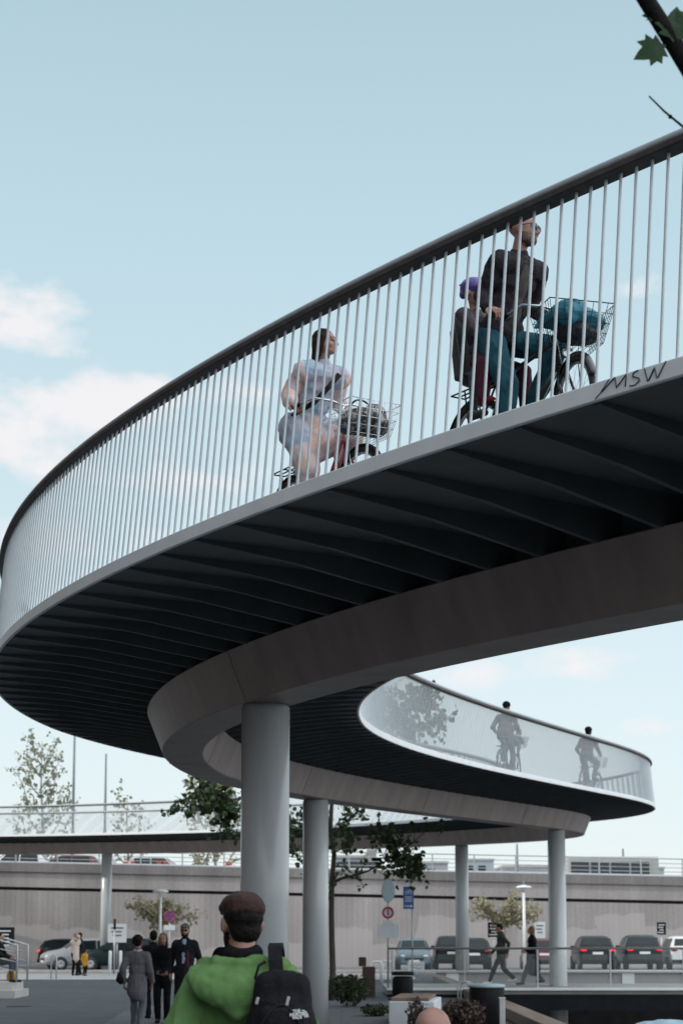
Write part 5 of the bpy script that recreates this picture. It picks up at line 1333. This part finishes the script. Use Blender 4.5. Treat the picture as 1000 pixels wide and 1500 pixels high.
x_.build("cross", SR, s); MB().box((0, 0, 1.98), (.48, .025, .22), bev=.005).build("plate", SWT, s)
b_ = gxy(568, 48.5); s = thing("road_sign", "grey post with an oval-seen teal disc, a red-ringed disc and white plates", "road sign", b_)
post(s, 0, .04, 0, 3.15)
MB().lathe([(.30, 0), (.30, .02)], (0, 0, 2.84), 28, axis=(.80, -.6, 0)).build("disc", sgnback, s)
MB().tube([V(-.012, -.02, 2.56), V(-.012, -.02, 3.12)], .020, 6).build("bracket", MT['alu'], s)
MB().lathe([(.165, 0), (.165, .02)], (0, -.005, 2.26), 24, axis=(0, -1, 0)).build("disc", SWT, s); MB().torus((0, -.028, 2.26), .135, .034, (0, 1, 0), 24, 6).build("ring", SR, s)
MB().box((0, -.032, 2.26), (.035, .012, .16)).build("pictogram", MT['ink'], s)
MB().box((-.0, -.005, 1.99), (.28, .02, .11), bev=.004).build("plate", SWT, s); MB().box((0, -.005, 1.76), (.60, .02, .38), bev=.005).build("plate", SWT, s)
b_ = gxy(598, 49.5); s = thing("road_sign", "blue upright sign with white bicycle and arrow on a thin post", "road sign", b_)
post(s, .10, .035, 0, 3.0, .022)
MB().box((0, 0, 2.68), (.29, .02, .62), bev=.006).build("panel", SB, s)
pc = MB()
for x in (-.062, .062): pc.torus((x, -.013, 2.82), .042, .006, (0, 1, 0), 18, 5)
pc.tube([(-.062, -.013, 2.82), (-.02, -.013, 2.895), (.045, -.013, 2.89), (.0, -.013, 2.82), (-.062, -.013, 2.82)], .006, 5); pc.tube([(.062, -.013, 2.82), (.04, -.013, 2.915), (.02, -.013, 2.92)], .006, 5); pc.tube([(-.02, -.013, 2.895), (0, -.013, 2.82)], .006, 5)
pc.build("pictogram", SWT, s)
for i in range(3): MB().box((0, -.012, 2.70 - i * .055), (.20 - .02 * (i % 2), .006, .022)).build("text_line", SWT, s)
ar = MB(); ar.box((-.02, -.012, 2.45), (.19, .006, .028)); ar.add([(.06, -.014, 2.49), (.12, -.014, 2.45), (.06, -.014, 2.41), (.06, -.010, 2.49), (.12, -.010, 2.45), (.06, -.010, 2.41)], [(0, 1, 2), (3, 5, 4), (0, 3, 4, 1), (1, 4, 5, 2), (2, 5, 3, 0)])
ar.build("arrow", SWT, s)
def board(px, py, w_, h_, Y, m, lab, lines=0, legs=True):
    c = at(px, py, Y); t = thing("sign_board", lab, "sign", (c.x, Y, 0))
    MB().box((0, 0, c.z), (w_, .04, h_), bev=.008).build("panel", m, t)
    for i in range(lines): MB().box((-.04 * (i % 2), -.024, c.z + h_ * (.28 - .2 * i)), (w_ * (.66 - .1 * (i % 3)), .006, h_ * .07)).build("text_line", MT['ink'] if m is SWT else SWT, t)
    if legs: post(t, 0, .05, 0, c.z, .03)
    return t
board(172, 1367, .85, .85, 82, SWT, "white notice board beside the far left column", 3)
board(790, 1363, .55, .85, 90, SWT, "white notice board before the wall right of the ginger-haired woman", 3)
board(968, 1360, .45, .62, 90, MT['black'], "small dark notice board above the parked cars at right", 4)
board(723, 1362, .62, .75, 90, MT['black'], "dark notice board before the wall left of the small tree", 5)
board(6, 1371, .95, .78, 80, MT['black'], "dark notice board at the far left edge", 5)
b_ = board(609, 1416, .62, .36, 66.5, SWT, "small white banner board with dark scrawl in front of the silver-blue car", 0)
sc_ = MB(); zz = at(609, 1416, 66.5).z
sc_.tube([V(-.22, -.024, zz + .06), V(-.12, -.024, zz + .02), V(-.05, -.024, zz + .09), V(.05, -.024, zz + .03), V(.15, -.024, zz + .10), V(.24, -.024, zz + .05)], .010, 5); sc_.tube([V(-.2, -.024, zz - .05), V(-.05, -.024, zz - .02), V(.08, -.024, zz - .08), V(.22, -.024, zz - .04)], .010, 5)
sc_.build("scrawl", MT['ink'], b_)
bl = thing("bollard_post", "slim grey post with black top beside the far left column", "post", gxy(169, 77))
MB().tube([V(0, 0, 0), V(0, 0, 1.9)], .045, 10).build("pole", MT['alu'], bl); MB().tube([V(0, 0, 1.9), V(0, 0, 2.35)], .055, 10).build("cap", MT['black'], bl)
for px, lab in ((163, "short white bollard left of the slim grey post"), (178, "short white bollard right of the slim grey post")):
    bo = thing("bollard", lab, "bollard", gxy(px, 76.5), 0, "short white bollards"); MB().lathe([(.07, 0), (.07, .95), (.05, 1.0)], (0, 0, 0), 14).build("post", MT['white'], bo)

# ------------------------------------------------------------------ street furniture
br_ = gxy(82, 68.5); ub = thing("barrier", "grey metal hoop barrier with a slack chain on the sunlit pavement", "barrier", br_)
MB().tube([V(-.12, 0, 0), V(-.12, 0, .85), V(0, 0, .92), V(.08, 0, .85), V(.08, 0, 0)], .03, 8).build("hoop", MT['alu'], ub)
MB().tube([V(-.1, 0, .75)] + [V(-.1 - 2.2 * t, 0, .75 - .9 * t * (1 - t) * 1.1) for t in (.15, .3, .5, .7, .85, 1)], .015, 5).build("chain", MT['alu'], ub)
MB().tube([V(-2.3, 0, 0), V(-2.3, 0, .8)], .03, 8).build("post", MT['alu'], ub)
bi = thing("litter_bin", "black cylindrical litter bin with a flared rim near the sign posts", "litter bin", gxy(589, 46.5))
MB().lathe([(.24, .02), (.27, .06), (.27, .50), (.25, .56), (.22, .60)], (0, 0, 0), 28).build("drum", MT['black'], bi)
MB().lathe([(.27, .62), (.29, .64), (.29, .70), (.27, .72), (.16, .72)], (0, 0, 0), 28).build("lid", MT['black'], bi); MB().lathe([(.40, 0.005), (.40, .03), (.3, .035)], (0, 0, 0), 28).build("base", MT['black'], bi)
RU = mat("rusty_brown", (.055, .035, .028), .8, .35, 6, .3)
b2 = thing("litter_bin", "rusty brown square bin with a raised lid beside the dark green shrub", "litter bin", gxy(537, 48))
MB().box((.05, 0, .42), (.34, .36, .80), bev=.02).build("body", RU, b2); MB().box((-.12, 0, .95), (.20, .30, .24), bev=.02).build("lid", RU, b2)
TL = mat("pale_teal_lid", (.25, .33, .35), .45, .1)
b3 = thing("container", "large black round container with a pale teal lid at the dock edge", "container", gxy(711, 31.5))
MB().lathe([(.25, 0.004), (.29, .05), (.31, .70), (.30, .74)], (0, 0, 0), 32).build("drum", MT['black'], b3); MB().lathe([(.32, .74), (.33, .76), (.32, .79), (.2, .81)], (0, 0, 0), 32).build("lid", TL, b3)
b4 = thing("post", "stubby square grey post right of the lidded container", "post", gxy(733, 31))
MB().box((0, 0, .28), (.10, .10, .56), bev=.01).box((0, 0, .575), (.12, .12, .03), bev=.008).build("post", MT['alu'], b4)
hp = thing("bicycle_stand", "double steel hoop stand before the lidded container", "bicycle stand", gxy(678, 41))
for dx in (0, .07): MB().tube([V(-.14 + dx, dx, 0)] + [V(-.14 * math.cos(a) + dx, dx, .48 + .12 * math.sin(a)) for a in [i * math.pi / 10 for i in range(11)]] + [V(.14 + dx, dx, 0)], .016, 8).build("hoop", MT['alu'], hp)
pb = thing("planter_block", "pale concrete bench block with a dark wooden top", "bench", (1.42, 34.4, 0), math.radians(-6))
MB().box((0, 0, .22), (.84, 2.6, .44), bev=.02).build("block", mat("pale_precast", (.52, .55, .57), .7, .08, 2, .1), pb); MB().box((-.04, .1, .475), (.70, 2.5, .06), bev=.008).build("seat", m_timber, pb)
for px, Y, lab in ((551, 62, "low white hoop stand by the far kerb, nearer the shrub"), (565, 64, "low white hoop stand by the far kerb, nearer the sign posts")):
    h_ = thing("bicycle_stand", lab, "bicycle stand", gxy(px, Y), 0, "white hoop stands by the far kerb"); MB().tube([V(-.2, 0, 0), V(-.2, 0, .65), V(-.12, 0, .75), V(.12, 0, .75), V(.2, 0, .65), V(.2, 0, 0)], .03, 8).build("hoop", MT['white'], h_)
# steps with handrails at the left edge
stp = thing("steps", "concrete steps and platform with grey handrails at the left edge", "steps", (-9.9, 48.6, 0))
MB().prism([(-6, -1.2), (1.3, -1.2), (1.3, .9), (-6, .9)], 0.0, .2).prism([(-6, -.8), (1.15, -.8), (1.15, .9), (-6, .9)], .2, .4).build("platform", m_conc, stp); MB().box((-1.9, .3, .62), (4.6, 1.0, .44), bev=.02).build("seat_wall", m_conc, stp)
for y in (-.72, .9):
    hr = MB(); hr.tube([V(-4, y, 1.6), V(.5, y, 1.6), V(1.25, y, 1.38), V(1.25, y, .4 if y > -.7 else .4)], .028, 8)
    for z in (.75, 1.0, 1.25): hr.tube([V(-4, y, z + .1), V(.5, y, z + .1), V(1.25, y, z - .06)], .014, 6)
    hr.tube([V(.3, y, .4), V(.3, y, 1.6)], .028, 8); hr.build("handrail", MT['alu'], stp)
yb = thing("bag", "mustard yellow bag on the step platform at the left edge", "bag", (-8.85, 48.25, .4))
fuse("bag_body", [('e', V(0, 0, .16), (.14, .10, .17), None, 0)], K['yellow'], .02, 2, yb, (.01, 12))
dc = thing("drain_cover", "small dark round drain cover in the asphalt at lower left", "drain cover", gxy(32, 42))
MB().lathe([(.30, -.03), (.30, .006), (.27, .010), (.05, .010)], (0, 0, 0), 24).build("lid", MT['black'], dc)
# boat moored below the footbridge
bt = thing("boat", "moored boat under a pale blue cover with a black outboard motor", "boat", (6.35, 34.2, -1.5), math.radians(10))
hullm = mat("boat_hull", (.08, .09, .11), .35, .1, coat=.3)
rings = []
for x, w_, zb, zt in ((-2.2, .80, .0, .75), (-1.2, .95, -.12, .72), (0, .98, -.15, .74), (1.2, .85, -.1, .82), (2.0, .5, .05, .95), (2.4, .06, .35, 1.02)):
    rings.append([V(x, y * w_, z) for y, z in ((-1, zt), (-.96, (zb + zt) * .6), (-.6, zb + .05), (0, zb), (.6, zb + .05), (.96, (zb + zt) * .6), (1, zt), (.9, zt + .03), (0, zt + .05), (-.9, zt + .03))])
MB().loft(rings).build("hull", hullm, bt)
cvm = mat("pale_blue_cover", (.30, .42, .50), .7, .12, 3, .3, 20)
fuse("cover", [('e', V(-.2, 0, .95), (1.25, .80, .62), None, 0), ('e', V(.7, 0, .9), (.9, .72, .40), None, 0)], cvm, .04, 4, bt, (.03, 3))
ob = MB(); ob.box((-2.35, 0, 1.25), (.34, .34, .50), bev=.08); ob.tube([(-2.4, 0, 1.05), (-2.45, 0, .1)], .08, 8); ob.build("outboard_motor", MT['black'], bt)
MB().box((-2.30, -.18, 1.38), (.12, .02, .06), bev=.008).build("motor_white_patch", MT['white'], bt)  # small white patch on the motor casing
fuse("seat_cover", [('e', V(-1.75, -.25, 1.12), (.28, .35, .26), None, 0)], K['pink'], .03, 2, bt)
